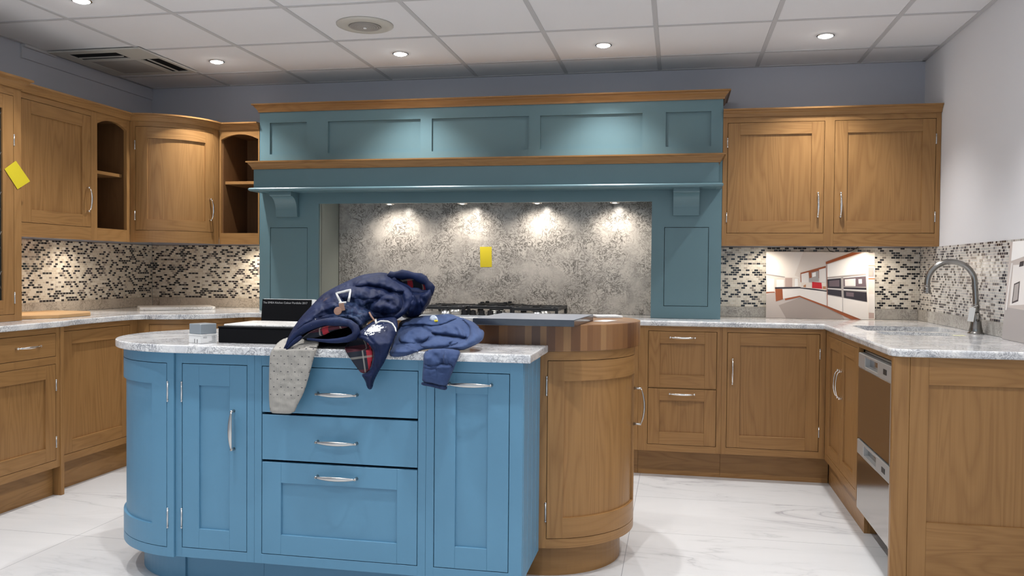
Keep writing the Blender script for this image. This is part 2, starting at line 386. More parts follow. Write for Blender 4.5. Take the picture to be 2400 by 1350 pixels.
class MB:
    """collects shapes in world coordinates, links them as one mesh object"""
    def __init__(s): s.bm = bmesh.new(); s.mi = 0
    def _mat(s, geom):
        for f in geom: f.material_index = s.mi
    def box(s, x0, x1, y0, y1, z0, z1, bev=.0012, M4=None, seg=1):
        if x1 < x0: x0, x1 = x1, x0
        if y1 < y0: y0, y1 = y1, y0
        if z1 < z0: z0, z1 = z1, z0
        b = bmesh.new()
        bmesh.ops.create_cube(b, size=1)
        for v in b.verts:
            v.co = Vector((x0+(v.co.x+.5)*(x1-x0), y0+(v.co.y+.5)*(y1-y0), z0+(v.co.z+.5)*(z1-z0)))
        bev = min(bev, (x1-x0)*.4, (y1-y0)*.4, (z1-z0)*.4)
        if bev > 1e-5: bmesh.ops.bevel(b, geom=b.edges[:], offset=bev, segments=seg, affect='EDGES', profile=.7)
        s._join(b, M4)
    def _join(s, b, M4=None, smooth=False):
        if M4 is not None: bmesh.ops.transform(b, matrix=M4, verts=b.verts[:])
        bmesh.ops.recalc_face_normals(b, faces=b.faces[:])
        for f in b.faces: f.material_index = s.mi; f.smooth = smooth
        me = bpy.data.meshes.new('tmp'); b.to_mesh(me); b.free()
        s.bm.from_mesh(me); bpy.data.meshes.remove(me)
    def prism(s, poly, z0, z1, bev=0, M4=None, seg=2):
        b = bmesh.new()
        vs = [b.verts.new((x, y, z0)) for x, y in poly]
        f = b.faces.new(vs)
        r = bmesh.ops.extrude_face_region(b, geom=[f])
        for v in [g for g in r['geom'] if isinstance(g, bmesh.types.BMVert)]: v.co.z = z1
        bmesh.ops.recalc_face_normals(b, faces=b.faces[:])
        if bev:
            ed = [e for e in b.edges if abs(e.verts[0].co.z-e.verts[1].co.z) < 1e-6]
            bmesh.ops.bevel(b, geom=ed, offset=bev, segments=seg, affect='EDGES', profile=.6)
        s._join(b, M4)
    def sweep(s, path, prof, closed=False, smooth=False, M4=None):
        """prof: closed polygon of (outward offset, z); outward = right of travel"""
        b = bmesh.new(); n = len(path); P = [Vector(p) for p in path]; rings = []
        for i, p in enumerate(P):
            if closed: d0 = (p-P[i-1]).normalized(); d1 = (P[(i+1) % n]-p).normalized()
            else:
                d0 = (p-P[i-1]).normalized() if i else (P[1]-P[0]).normalized()
                d1 = (P[i+1]-p).normalized() if i < n-1 else d0
            n0 = Vector((d0.y, -d0.x)); n1 = Vector((d1.y, -d1.x)); nn = (n0+n1)
            if nn.length < 1e-6: nn = n0
            nn.normalize(); k = 1/max(.35, nn.dot(n0))
            rings.append([b.verts.new((p.x+nn.x*o*k, p.y+nn.y*o*k, z)) for o, z in prof])
        m_ = len(prof)
        for i in range(n if closed else n-1):
            a, c = rings[i], rings[(i+1) % n]
            for j in range(m_): b.faces.new((a[j], a[(j+1) % m_], c[(j+1) % m_], c[j]))
        if not closed:
            b.faces.new(rings[0]); b.faces.new(rings[-1])
        s._join(b, M4, smooth)
    def tube(s, pts, rad, seg=10, closed=False, flat=None, caps=True):
        """pts world points; rad float or list; flat=(ratio, up vector) flattens the section"""
        b = bmesh.new(); P = [Vector(p) for p in pts]; n = len(P); rings = []
        if not isinstance(rad, (list, tuple)): rad = [rad]*n
        prev = None
        for i, p in enumerate(P):
            if closed: t = (P[(i+1) % n]-P[i-1]).normalized()
            else: t = (P[min(i+1, n-1)]-P[max(i-1, 0)]).normalized()
            if flat: a = flat[1]-t*flat[1].dot(t)
            elif prev is not None: a = prev-t*prev.dot(t)
            else:
                a = Vector((0, 0, 1)) if abs(t.z) < .9 else Vector((1, 0, 0)); a = a-t*a.dot(t)
            a.normalize(); prev = a; c = t.cross(a)
            k = flat[0] if flat else 1
            rings.append([b.verts.new(p+a*math.cos(2*PI*j/seg)*rad[i]*k+c*math.sin(2*PI*j/seg)*rad[i]) for j in range(seg)])
        for i in range(n if closed else n-1):
            x, y = rings[i], rings[(i+1) % n]
            for j in range(seg): b.faces.new((x[j], x[(j+1) % seg], y[(j+1) % seg], y[j]))
        if not closed and caps: b.faces.new(rings[0]); b.faces.new(rings[-1])
        s._join(b, None, True)
    def lathe(s, prof, c, seg=32, M4=None, smooth=True):
        """prof: (radius, z) list about vertical axis through c"""
        b = bmesh.new(); rings = []
        for r, z in prof:
            rings.append([b.verts.new((c[0]+r*math.cos(2*PI*j/seg), c[1]+r*math.sin(2*PI*j/seg), c[2]+z)) for j in range(seg)])
        for i in range(len(prof)-1):
            for j in range(seg): b.faces.new((rings[i][j], rings[i][(j+1) % seg], rings[i+1][(j+1) % seg], rings[i+1][j]))
        b.faces.new(rings[0]); b.faces.new(rings[-1])
        s._join(b, M4, smooth)
    def ball(s, c, r, sc=(1, 1, 1), seg=12):
        b = bmesh.new(); bmesh.ops.create_uvsphere(b, u_segments=seg, v_segments=seg//2+2, radius=r)
        for v in b.verts: v.co = Vector((v.co.x*sc[0]+c[0], v.co.y*sc[1]+c[1], v.co.z*sc[2]+c[2]))
        s._join(b, None, True)
    def poly(s, pts):
        f = s.bm.faces.new([s.bm.verts.new(p) for p in pts]); f.material_index = s.mi
    def build(s, name, mats, parent=None, loc0=False):
        if not isinstance(mats, (list, tuple)): mats = [mats]
        if parent is None:
            bb = [Vector(v.co) for v in s.bm.verts]
            loc = Vector((sum(v.x for v in bb)/len(bb), sum(v.y for v in bb)/len(bb), min(v.z for v in bb)))
            loc = Vector((round(loc.x, 3), round(loc.y, 3), loc.z))
            if loc0: loc = Vector((0, 0, 0))
        else: loc = origin_of(parent)
        bmesh.ops.translate(s.bm, verts=s.bm.verts[:], vec=-Vector(loc))
        me = bpy.data.meshes.new(name); s.bm.to_mesh(me); s.bm.free()
        for m_ in mats: me.materials.append(m_)
        o = link(name, me, parent)
        if parent is None: o.location = loc
        return o

def arc(cx, cy, r, a0, a1, n=16):
    return [(cx+r*math.cos(math.radians(a0+(a1-a0)*i/n)), cy+r*math.sin(math.radians(a0+(a1-a0)*i/n))) for i in range(n+1)]
def frame_m(ox, oy, kind):
    """local (u, v, w) -> world; u along the run, v up, w out towards the room"""
    u = {'back': (1, 0, 0), 'left': (0, 1, 0), 'right': (0, -1, 0), 'rear': (-1, 0, 0)}[kind]
    w = {'back': (0, -1, 0), 'left': (1, 0, 0), 'right': (-1, 0, 0), 'rear': (0, 1, 0)}[kind]
    mt = Matrix((u, (0, 0, 1), w)).transposed().to_4x4(); mt.translation = Vector((ox, oy, 0)); return mt

def bow_handle(parent, F, u, v, L, vertical, style='bow', name='handle', k=1.0):
    """bar handle on the face frame F, centre (u, v)"""
    g = MB(); pts = []; rad = []; n = 14
    for i in range(n+1):
        t = -1+2*i/n; w = .010+.022*(1-t*t)**.5 if style == 'bow' else (.020+.010*(1-t*t))*k
        s_ = t*L/2
        p = (u, v+s_, w) if vertical else (u+s_, v, w)
        pts.append(F @ Vector(p))
        rad.append(.0034+.0030*(1-t*t) if style == 'bow' else (.0026+.0058*(1-t*t))*k)
    up = (F.to_3x3() @ Vector((0, 0, 1)))
    g.tube(pts, rad, 10, flat=((.75 if style == 'bow' else .42), up))
    for e in (-1, 1):
        a = (u, v+e*L/2, 0) if vertical else (u+e*L/2, v, 0)
        q = (a[0], a[1], .011 if style == 'bow' else .021*k)
        g.tube([F @ Vector((a[0], a[1], -.001)), F @ Vector(((a[0]+q[0])/2, (a[1]+q[1])/2, q[2]*.5)), F @ Vector(q)], [.0062, .0040, .0046], 10)
        if style == 'bow': g.ball(F @ Vector((q[0], q[1], .012)), .0066)
    return g.build(name, M['chrome' if style == 'bow' else 'nickel'], parent)
def hinge(parent, F, u, v, L=.052):
    g = MB(); g.tube([F @ Vector((u, v-L/2, .001)), F @ Vector((u, v+L/2, .001))], .0034, 8)
    g.ball(F @ Vector((u, v-L/2, .001)), .0042, seg=8); g.ball(F @ Vector((u, v+L/2, .001)), .0042, seg=8)
    return g.build('hinge', M['steel_l'], parent)

MV, MH = 0, 1
def shaker(parent, F, u0, u1, v0, v1, mats, name='door', st=.07, top=None, bot=None, rec=.009, th=.02, panel=True):
    """inset framed door flush with the face (w = 0); returns the mesh object"""
    g = MB(); top = top or st; bot = bot or st; gp = .0024
    u0 += gp; u1 -= gp; v0 += gp; v1 -= gp
    if panel:
        g.mi = MV
        g.box(u0, u0+st, v0, v1, -th, 0, .001, F); g.box(u1-st, u1, v0, v1, -th, 0, .001, F)
        g.mi = MH
        g.box(u0+st, u1-st, v1-top, v1, -th, 0, .0006, F); g.box(u0+st, u1-st, v0, v0+bot, -th, 0, .0006, F)
        g.mi = MV
        g.box(u0+st-.004, u1-st+.004, v0+bot-.004, v1-top+.004, -th, -rec, 0, F)
    else:
        g.mi = MH; g.box(u0, u1, v0, v1, -th, 0, .001, F)
    return g.build(name, mats, parent)
def face_frame(parent, F, us, vs, holes, mats, w0=-.022, name='face_frame'):
    """face frame with holes: us, vs outer range; holes list of (u0,u1,v0,v1)"""
    g = MB(); U = sorted({us[0], us[1], *[h[0] for h in holes], *[h[1] for h in holes]})
    V = sorted({vs[0], vs[1], *[h[2] for h in holes], *[h[3] for h in holes]})
    inside = lambda a, b: any(h[0]-1e-6 < a < h[1]+1e-6 and h[2]-1e-6 < b < h[3]+1e-6 for h in holes)
    # columns with no hole at any height become full stiles, the rest rails
    for i in range(len(U)-1):
        uc = (U[i]+U[i+1])/2
        runs = []; cur = None
        for j in range(len(V)-1):
            vc = (V[j]+V[j+1])/2
            if inside(uc, vc):
                if cur: runs.append(cur); cur = None
            else:
                cur = [cur[0], V[j+1]] if cur else [V[j], V[j+1]]
        if cur: runs.append(cur)
        for a, b_ in runs:
            full = abs(a-vs[0]) < 1e-6 and abs(b_-vs[1]) < 1e-6
            g.mi = MV if full else MH
            g.box(U[i], U[i+1], a, b_, w0, 0, .0004, F)
    return g.build(name, mats, parent)
OAK = [M['oak_v'], M['oak_h']]; BLU = [M['blue'], M['blue']]; TEA = [M['teal'], M['teal']]
def carcass(parent, F, u0, u1, v0, v1, depth, mats, w=-.0225, name='carcass'):
    """cabinet box behind the face: sides, back, top and bottom"""
    g = MB(); t = .018
    g.box(u0, u0+t, v0, v1, -depth, w, 0, F); g.box(u1-t, u1, v0, v1, -depth, w, 0, F)
    g.box(u0+t, u1-t, v0, v0+t, -depth, w, 0, F); g.box(u0+t, u1-t, v1-t, v1, -depth, w, 0, F)
    g.box(u0+t, u1-t, v0+t, v1-t, -depth, -depth+.008, 0, F)
    return g.build(name, mats, parent)
def plinth(parent, F, u0, u1, v1, rec, mats, name='plinth', th=.018):
    g = MB(); g.mi = MH; g.box(u0, u1, 0.0, v1, -rec-th, -rec, .0006, F)
    return g.build(name, mats, parent)

# ------------------------------------------------------------------ room shell
XL, XR, YW, ZC = -3.775, 1.467, 5.554, 2.493
g = MB(); g.box(-6.0, 3.2, -4.0, YW+.1, -.08, 0, 0); struct(g.build('floor', M['floor'], loc0=True))
g = MB(); g.box(-6.0, 3.2, -4.0, YW+.1, ZC, ZC+.06, 0); struct(g.build('ceiling', M['ceil']))
g = MB(); g.box(XL-.1, XR+.1, YW, YW+.1, 0, ZC, 0); struct(g.build('wall_back', M['wall']))
g = MB(); g.box(XR, XR+.1, -4.0, YW, 0, ZC, 0); struct(g.build('wall_right', M['wall_r']))
g = MB(); g.box(XL-.1, XL, -4.0, YW, 0, ZC, 0); struct(g.build('wall_left', M['wall']))
GX = [-5.585+.605*i for i in range(14)]; GX = [-3.16-.605*3+.0+.605*i for i in range(10) ]
GX = [x for x in [-.127+.6045*i for i in range(-9, 6)] if x < XR]
GY = [5.187-.634*i for i in range(14)]
g = MB()
for x in GX:
    if x < XL and False: continue
    g.box(x-.012, x+.012, -4.0, YW-.001, ZC-.004, ZC+.001, .0006)
for y in GY: g.box(-6.0, XR-.001, y-.012, y+.012, ZC-.0035, ZC+.001, .0006)
g.box(XR-.022, XR-.0005, -4.0, YW-.001, ZC-.005, ZC+.001, .0006)
g.box(XL+.0005, XR-.001, YW-.022, YW-.0005, ZC-.005, ZC+.001, .0006)
struct(g.build('trim_1', M['tbar']))
g = MB(); g.box(XL+.0003, XL+.012, 4.303, YW-.001, 2.409, ZC-.006, .002); struct(g.build('trim_2', M['wall']))
g = MB(); g.box(XL+.0003, XL+.014, 4.2995, 4.3025, 2.409, ZC-.006, .0005)
g.box(XL+.012, XL+.030, 4.303, 4.56, ZC-.020, ZC-.0045, .001); struct(g.build('trim_3', M['tbar']))

# ------------------------------------------------------------------ ceiling fittings
DL = [(-2.861, 4.88), (-1.652, 4.88), (-.432, 4.88), (.779, 4.88), (-2.867, 3.66), (-1.652, 3.66), (-.432, 3.66), (.779, 3.66)]
DL += [(x, y) for y in (2.44, 1.22, 0.0, -1.22) for x in (-2.861, -1.652, -.432, .779)]
NMS = ['round recessed downlight over the curved wall cupboard, leftmost of the back row',
       'round recessed downlight above the left half of the teal canopy',
       'round recessed downlight above the right half of the teal canopy',
       'round recessed downlight above the right wall cupboards, rightmost of the back row',
       'round recessed downlight cut by the top edge of the photo at upper left']
def downlight(i, x, y):
    lab = NMS[i] if i < len(NMS) else 'round recessed ceiling downlight nearer the camera than the photo shows'
    t = thing('downlight', lab, 'light', (x, y, ZC), None if i < len(NMS) else 'downlights nearer the camera')
    g = MB(); g.lathe([(.038, -.0005), (.047, -.0005), (.049, -.003), (.045, -.0055), (.040, -.006), (.0385, -.004), (.0385, -.0015)], (x, y, ZC), 32)
    g.build('trim_ring', M['chrome'] if i < 5 else M['white'], t)
    g = MB(); g.lathe([(.038, -.0012), (.038, -.0065), (.022, -.0125), (.004, -.014)], (x, y, ZC), 24); g.build('bulb', M['lamp'], t)
    l = bpy.data.lights.new('spot', 'SPOT'); l.energy = SPOT_E; l.spot_size = math.radians(104); l.spot_blend = .85
    l.shadow_soft_size = .022; l.color = COOL
    o = bpy.data.objects.new('beam', l); COL.objects.link(o); o.parent = t; o.location = (0, 0, -.02)
for i, (x, y) in enumerate(DL): downlight(i, x, y)

# speaker
t = thing('ceiling_speaker', 'large round cream ceiling speaker with perforated centre grille', 'speaker', (-1.645, 4.275, ZC))
g = MB(); g.lathe([(.150, -.0005), (.150, -.006), (.140, -.011), (.095, -.013), (.084, -.010), (.084, -.002)], (-1.645, 4.275, ZC), 48); g.build('rim', M['cream'], t)
g = MB(); g.lathe([(.083, -.003), (.083, -.012), (.03, -.016), (.012, -.0165)], (-1.645, 4.275, ZC), 40)
for k in range(1, 7):
    rr = .012*k+.004
    g.lathe([(rr, -.016+.0006*k), (rr+.0045, -.0185+.0006*k), (rr+.008, -.016+.0006*k), (rr+.0045, -.012)], (-1.645, 4.275, ZC), 40)
g.build('grille', M['creamd'], t)
g = MB(); g.lathe([(.010, -.017), (.010, -.0215), (.004, -.0225)], (-1.645, 4.275, ZC), 16); g.build('cap', M['white'], t)

# air conditioning cassette
t = thing('ceiling_cassette', 'square cream air conditioning cassette with dark louvre slots', 'air conditioner', (-3.44, 4.78, ZC))
ax0, ax1, ay0, ay1 = -3.735, -3.125, 4.475, 5.085
zt = ZC-.0055; zb = ZC-.015
HS = [(-3.650, -3.318, 4.532, 4.672), (-3.275, -3.148, 4.705, 5.045)]
CI = (-3.630, -3.315, 4.715, 5.045)
g = MB(); U_ = sorted({ax0, ax1, *[h[0] for h in HS+[CI]], *[h[1] for h in HS+[CI]]}); V_ = sorted({ay0, ay1, *[h[2] for h in HS+[CI]], *[h[3] for h in HS+[CI]]})
for i in range(len(U_)-1):
    for j in range(len(V_)-1):
        uc, vc = (U_[i]+U_[i+1])/2, (V_[j]+V_[j+1])/2
        if not any(h[0] < uc < h[1] and h[2] < vc < h[3] for h in HS+[CI]): g.box(U_[i], U_[i+1], V_[j], V_[j+1], zb, zt, 0)
g.build('fascia', M['cream'], t)
g = MB(); g.box(CI[0]+.001, CI[1]-.001, CI[2]+.001, CI[3]-.001, zb+.002, zt, .0005); g.build('intake_grille', M['creamd'], t)
for h in HS:
    g = MB(); g.box(h[0]+.0005, h[1]-.0005, h[2]+.0005, h[3]-.0005, zb+.0055, zt, 0); g.build('air_slot', M['black'], t)
g = MB(); g.box(-3.64, -3.335, 4.622, 4.632, zb-.001, zb+.005, .0008); g.build('louvre', M['cream'], t)
g = MB(); g.box(-3.236, -3.226, 4.715, 5.035, zb-.001, zb+.005, .0008); g.build('louvre', M['cream'], t)

# ------------------------------------------------------------------ upper cupboards
def cornice(name, label, path, z0, z1, out=.042, mats=None):
    h = z1-z0
    prof = [(0, z0), (.010, z0), (.012, z0+h*.18), (out*.45, z0+h*.45), (out*.62, z0+h*.55), (out*.70, z0+h*.74), (out, z0+h*.80), (out, z1), (-.02, z1), (-.02, z0)]
    g = MB(); g.sweep(path, prof); return tag(g.build(name, mats or M['oak_h']), label, 'cornice')
ZU0, ZD0, ZD1, ZU1 = 1.351, 1.426, 2.083, 2.115
# right pair
F = frame_m(0, 5.20, 'back')
t = thing('wall_cupboard', 'oak double wall cupboard right of the teal canopy', 'cupboard', (.86, 5.38, ZU0))
carcass(t, F, .2585, 1.4655, ZU0+.048, ZU1, .35, [M['oak_v']])
face_frame(t, F, (.2585, 1.4655), (ZU0, ZU1), [(.285, .836, ZD0, ZD1), (.891, 1.440, ZD0, ZD1)], OAK)
d = shaker(t, F, .285, .836, ZD0, ZD1, OAK); bow_handle(d, F, .802, 1.592, .137, True)
hinge(d, F, .2845, 1.965); hinge(d, F, .2845, 1.52)
d = shaker(t, F, .891, 1.440, ZD0, ZD1, OAK); bow_handle(d, F, .928, 1.592, .137, True)
hinge(d, F, 1.4405, 1.965); hinge(d, F, 1.4405, 1.52)
cornice('cornice', 'oak cornice along the top of the right double wall cupboard', [(.2585, 5.20), (1.4655, 5.20)], ZU1, 2.160)

# left run, door cupboard and open shelves (faces +X)
XU = -3.408
F = frame_m(XU, 0, 'left')
t = thing('wall_cupboard', 'oak single-door wall cupboard on the left wall beside the glazed dresser', 'cupboard', (-3.59, 4.14, ZU0))
carcass(t, F, 3.835, 4.4525, ZU0+.048, ZU1, .362, [M['oak_v']])
face_frame(t, F, (3.835, 4.4525), (ZU0, ZU1), [(3.885, 4.427, ZD0, ZD1)], OAK)
d = shaker(t, F, 3.885, 4.427, ZD0, ZD1, OAK); bow_handle(d, F, 4.395, 1.589, .137, True)
def arched_unit(t, F, us, hole, depth, peak=.030):
    u0, u1, v0, v1 = hole
    g = MB(); g.mi = MV
    g.box(us[0], u0, ZU0, ZU1, -.022, 0, .0004, F); g.box(u1, us[1], ZU0, ZU1, -.022, 0, .0004, F)
    g.mi = MH; g.box(u0, u1, ZU0, v0, -.022, 0, .0004, F)
    # arched top rail in (u, v), extruded along w
    n = 14; pts = []
    w = u1-u0
    for i in range(n+1):
        s_ = i/n; x = u0+w*s_
        e = .05
        if s_ < e or s_ > 1-e: y = v1
        else:
            q = (s_-e)/(1-2*e); y = v1+.004+peak*(math.sin(PI*q)**.75)
        pts.append((x, y))
    b = bmesh.new(); vs = [b.verts.new((x, y, 0)) for x, y in pts]+[b.verts.new((u1, ZU1, 0)), b.verts.new((u0, ZU1, 0))]
    f = b.faces.new(vs); r = bmesh.ops.extrude_face_region(b, geom=[f])
    for v in [q for q in r['geom'] if isinstance(q, bmesh.types.BMVert)]: v.co.z = -.022
    g._join(b, F)
    g.build('face_frame', OAK, t)
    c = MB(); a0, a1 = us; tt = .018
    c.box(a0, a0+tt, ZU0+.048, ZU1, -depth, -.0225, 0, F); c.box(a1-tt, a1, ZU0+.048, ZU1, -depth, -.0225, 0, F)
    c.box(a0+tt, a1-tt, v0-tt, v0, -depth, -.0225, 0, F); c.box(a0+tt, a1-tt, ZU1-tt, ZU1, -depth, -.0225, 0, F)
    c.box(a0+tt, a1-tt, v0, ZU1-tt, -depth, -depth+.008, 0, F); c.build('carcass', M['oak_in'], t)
    s_ = MB(); s_.box(a0+tt, a1-tt, 1.757, 1.777, -depth+.009, -.045, .001, F); s_.build('shelf', M['oak_h'], t)
t = thing('open_wall_shelf', 'narrow arched open oak shelf unit on the left wall', 'shelf unit', (-3.59, 4.62, ZU0))
arched_unit(t, F, (4.4535, 4.789), (4.482, 4.757, ZD0, 2.050), .362)
F2 = frame_m(0, 5.20, 'back')
t = thing('open_wall_shelf', 'arched open oak shelf unit on the back wall beside the teal canopy', 'shelf unit', (-2.885, 5.38, ZU0))
arched_unit(t, F2, (-3.029, -2.738), (-3.018, -2.747, ZD0, 2.052), .35)
# curved corner unit
CX, CY, CR = -3.408, 5.166, .376
t = thing('curved_wall_cupboard', 'curved oak corner wall cupboard with a bowed door', 'cupboard', (-3.5, 5.3, ZU0))
g = MB(); body = arc(CX, CY, CR-.024, -90, 0, 20); poly = body+[(CX+CR-.024, YW-.002), (XL+.002, YW-.002), (XL+.002, CY-CR+.024)]
g.prism(poly, ZU0+.048, ZU1); g.build('carcass', M['oak_v'], t)
def curved_frame(t, cx, cy, r, a0, a1, d0, d1, zs, mats, name='face_frame', th=.022):
    z0, zd0, zd1, z1 = zs; g = MB()
    for (p, q) in ((a0, d0), (d1, a1)):
        g.mi = MV; g.sweep(arc(cx, cy, r, p, q, 4), [(0, z0), (0, z1), (-th, z1), (-th, z0)])
    g.mi = MH
    for (za, zb_) in ((z0, zd0), (zd1, z1)): g.sweep(arc(cx, cy, r, d0, d1, 24), [(0, za), (0, zb_), (-th, zb_), (-th, za)])
    return g.build(name, mats, t)
def curved_door(t, cx, cy, r, d0, d1, z0, z1, mats, sa, rail, rec=.010, th=.020):
    gp = .0024; ga = math.degrees(gp/r); g = MB(); d0 += ga; d1 -= ga; z0 += gp; z1 -= gp
    for p, q in ((d0, d0+sa), (d1-sa, d1)):
        g.mi = MV; g.sweep(arc(cx, cy, r, p, q, 6), [(0, z0), (0, z1), (-th, z1), (-th, z0)])
    g.mi = MH
    for za, zb_ in ((z0, z0+rail), (z1-rail, z1)): g.sweep(arc(cx, cy, r, d0+sa, d1-sa, 24), [(0, za), (0, zb_), (-th, zb_), (-th, za)])
    g.mi = MV; g.sweep(arc(cx, cy, r, d0+sa, d1-sa, 24), [(-rec, z0+rail), (-rec, z1-rail), (-th, z1-rail), (-th, z0+rail)])
    return g.build('door', mats, t)
curved_frame(t, CX, CY, CR, -90, 0, -84.5, -5, (ZU0, ZD0, ZD1, ZU1), OAK)
d = curved_door(t, CX, CY, CR, -84.5, -5, ZD0, ZD1, OAK, 11, .07)
def radial_frame(cx, cy, r, deg):
    a = math.radians(deg); w = Vector((math.cos(a), math.sin(a), 0)); u = Vector((-math.sin(a), math.cos(a), 0))
    mt = Matrix((u, (0, 0, 1), w)).transposed().to_4x4(); mt.translation = Vector((cx, cy, 0))+w*r; return mt
g = MB(); g.box(CX+CR-.022, CX+CR, CY+.0002, 5.1995, ZU0, ZU1, 0); g.build('end_stile', M['oak_v'], t)
bow_handle(d, radial_frame(CX, CY, CR, -10.5), 0, 1.576, .137, True)
for z in (1.965, 1.52): hinge(d, radial_frame(CX, CY, CR, -85), 0, z)
cornice('cornice', 'oak cornice running along the left wall cupboards and round the curved corner', [(XU, 3.835), (XU, CY-CR), (CX+.002, CY-CR)]+arc(CX, CY, CR, -88, -1, 20)+[(CX+CR, 5.20), (-2.738, 5.20)], ZU1, 2.160)

# glazed dresser standing on the left worktop
XD = -3.345
F = frame_m(XD, 0, 'left')
t = thing('dresser_cupboard', 'tall glazed oak dresser cupboard standing on the left worktop, cut by the photo edge', 'dresser', (-3.56, 3.4, .911))
carcass(t, F, 2.95, 3.815, .911, 2.10, .428, [M['oak_v']])
face_frame(t, F, (2.95, 3.815), (.911, 2.105), [(2.985, 3.765, .945, 2.065)], OAK)
g = MB(); g.mi = MV; g.box(2.987, 3.06, .947, 2.063, -.02, 0, .001, F); g.box(3.692, 3.763, .947, 2.063, -.02, 0, .001, F)
g.mi = MH; g.box(3.06, 3.692, 1.99, 2.063, -.02, 0, .0006, F); g.box(3.06, 3.692, .947, 1.02, -.02, 0, .0006, F)
d = g.build('door', OAK, t)
g = MB(); g.box(3.058, 3.694, 1.018, 1.992, -.014, -.010, 0, F); p = g.build('glass_pane', M['glass'], d)
g = MB()
for k in range(-5, 12):
    a = (3.06+k*.13, 1.02); 
    for sg in (1, -1):
        u_, v_ = 3.06, 1.02+k*.2
        L_ = .632; v2 = v_+sg*L_*1.5
        pts = [(3.06, v_), (3.692, v2)]
        (ua, va), (ub, vb) = pts
        lo, hi = 1.02, 1.99
        ts = [0, 1]
        if vb != va:
            t0 = (lo-va)/(vb-va); t1 = (hi-va)/(vb-va)
            ta, tb = max(0, min(t0, t1)), min(1, max(t0, t1))
            if tb-ta > .02:
                g.tube([F @ Vector((ua+(ub-ua)*ta, va+(vb-va)*ta, -.009)), F @ Vector((ua+(ub-ua)*tb, va+(vb-va)*tb, -.009))], .002, 6)
g.build('lead_strips', M['steel_l'], p)
hinge(d, F, 3.766, 1.84); hinge(d, F, 3.766, 1.03)
cornice('cornice', 'raised oak cornice on top of the glazed dresser cupboard', [(XD, 2.95), (XD, 3.812), (XD-.03, 3.812)], 2.105, 2.160, .044)

# ------------------------------------------------------------------ splashbacks and upstands
ZT = .975
def slabthing(name, mat, box_, label, cat, bev=.0006):
    g = MB(); g.box(*box_, bev); return tag(g.build(name, mat), label, cat)
slabthing('mosaic_splashback', M['mos_y'], (XL+.0005, XL+.009, 3.82, YW-.010, ZT, ZU0), 'beige and black mosaic tile splashback on the left wall', 'splashback')
slabthing('mosaic_splashback', M['mos_x'], (XL+.010, -2.737, YW-.009, YW-.0005, ZT, ZU0), 'beige and black mosaic tile splashback on the back wall left of the canopy', 'splashback')
slabthing('mosaic_splashback', M['mos_b'], (.2585, XR-.010, YW-.009, YW-.0005, ZT, ZU0), 'black and white mosaic tile splashback behind the propped kitchen photograph', 'splashback')
slabthing('mosaic_splashback', M['mos_r'], (XR-.009, XR-.0005, 3.40, YW-.0005, ZT, ZU0), 'small square mosaic tile splashback on the right wall behind the tap', 'splashback')
slabthing('quartz_splashback', M['splash'], (-2.312, -.160, YW-.020, YW-.0015, .911, 1.6515), 'swirled beige quartz splashback slab behind the gas hob', 'splashback')
slabthing('upstand', M['upst'], (XL+.0005, XL+.020, 3.82, YW-.021, .911, ZT-.0005), 'beige quartz upstand along the left wall', 'upstand')
slabthing('upstand', M['upst'], (XL+.0205, -2.737, YW-.020, YW-.0005, .911, ZT-.0005), 'beige quartz upstand on the back wall left of the canopy', 'upstand')
slabthing('upstand', M['upr'], (.2585, XR-.021, YW-.020, YW-.0005, .911, ZT-.0005), 'beige quartz upstand behind the propped kitchen photograph', 'upstand')
slabthing('upstand', M['upr'], (XR-.020, XR-.0005, 3.45, YW-.0005, .911, ZT-.0005), 'beige quartz upstand on the right wall behind the tap', 'upstand')

# ------------------------------------------------------------------ teal chimney canopy
CXL, CXR, OL, OR_, YC = -2.735, .257, -2.316, -.156, 5.20
F = frame_m(0, YC, 'back')
t = thing('mantel_canopy', 'large teal painted mantel canopy with oak mouldings over the gas hob', 'canopy', (-1.24, 5.38, .911))
g = MB()
g.box(CXL, CXL+.045, YC+.0221, YW-.001, .911, 2.226, 0)
g.box(CXR-.02, CXR, YC+.0221, YW-.001, .911, 2.226, 0)
def frame_with_holes(g, us, vs, holes, w0, w1):
    U = sorted({us[0], us[1], *[h[0] for h in holes], *[h[1] for h in holes]})
    V = sorted({vs[0], vs[1], *[h[2] for h in holes], *[h[3] for h in holes]})
    for i in range(len(U)-1):
        cur = None; runs = []
        for j in range(len(V)-1):
            uc, vc = (U[i]+U[i+1])/2, (V[j]+V[j+1])/2
            if any(h[0] < uc < h[1] and h[2] < vc < h[3] for h in holes):
                if cur: runs.append(cur); cur = None
            else: cur = [cur[0], V[j+1]] if cur else [V[j], V[j+1]]
        if cur: runs.append(cur)
        for a, b_ in runs: g.box(U[i], U[i+1], a, b_, w0, w1, 0, F)
fr = [(-2.663, -2.401), (-2.253, -1.623), (-1.548, -.920), (-.848, -.220), (-.079, .188)]
holes = [(a, b_, 1.948, 2.156) for a, b_ in fr]+[(-2.659, -2.393, .985, 1.463), (-.080, .1835, .985, 1.463), (OL, OR_, .911, 1.620)]
frame_with_holes(g, (CXL, CXR), (.911, 2.226), holes, -.022, 0)
for a, b_ in fr: g.box(a-.004, b_+.004, 1.944, 2.160, -.022, -.015, 0, F)
g.box(CXL+.045, OL, YC+.045, YC+.05, .911, 1.62, 0)       # behind the side panels
g.box(CXL+.02, CXR-.02, YC+.022, YW-.001, 2.22, 2.26, 0)
g.box(CXL+.02, CXR-.02, YC+.022, YC+.03, 1.62, 2.22, 0)
g.build('surround', M['teal'], t)
for nm, a, b_ in (('side_panel', -2.659, -2.393), ('side_panel', -.080, .1835)):
    g = MB(); g.box(a+.0028, b_-.0028, .9878, 1.4602, -.020, -.0015, .0008, F); g.build('side_panel', M['teal'], t)
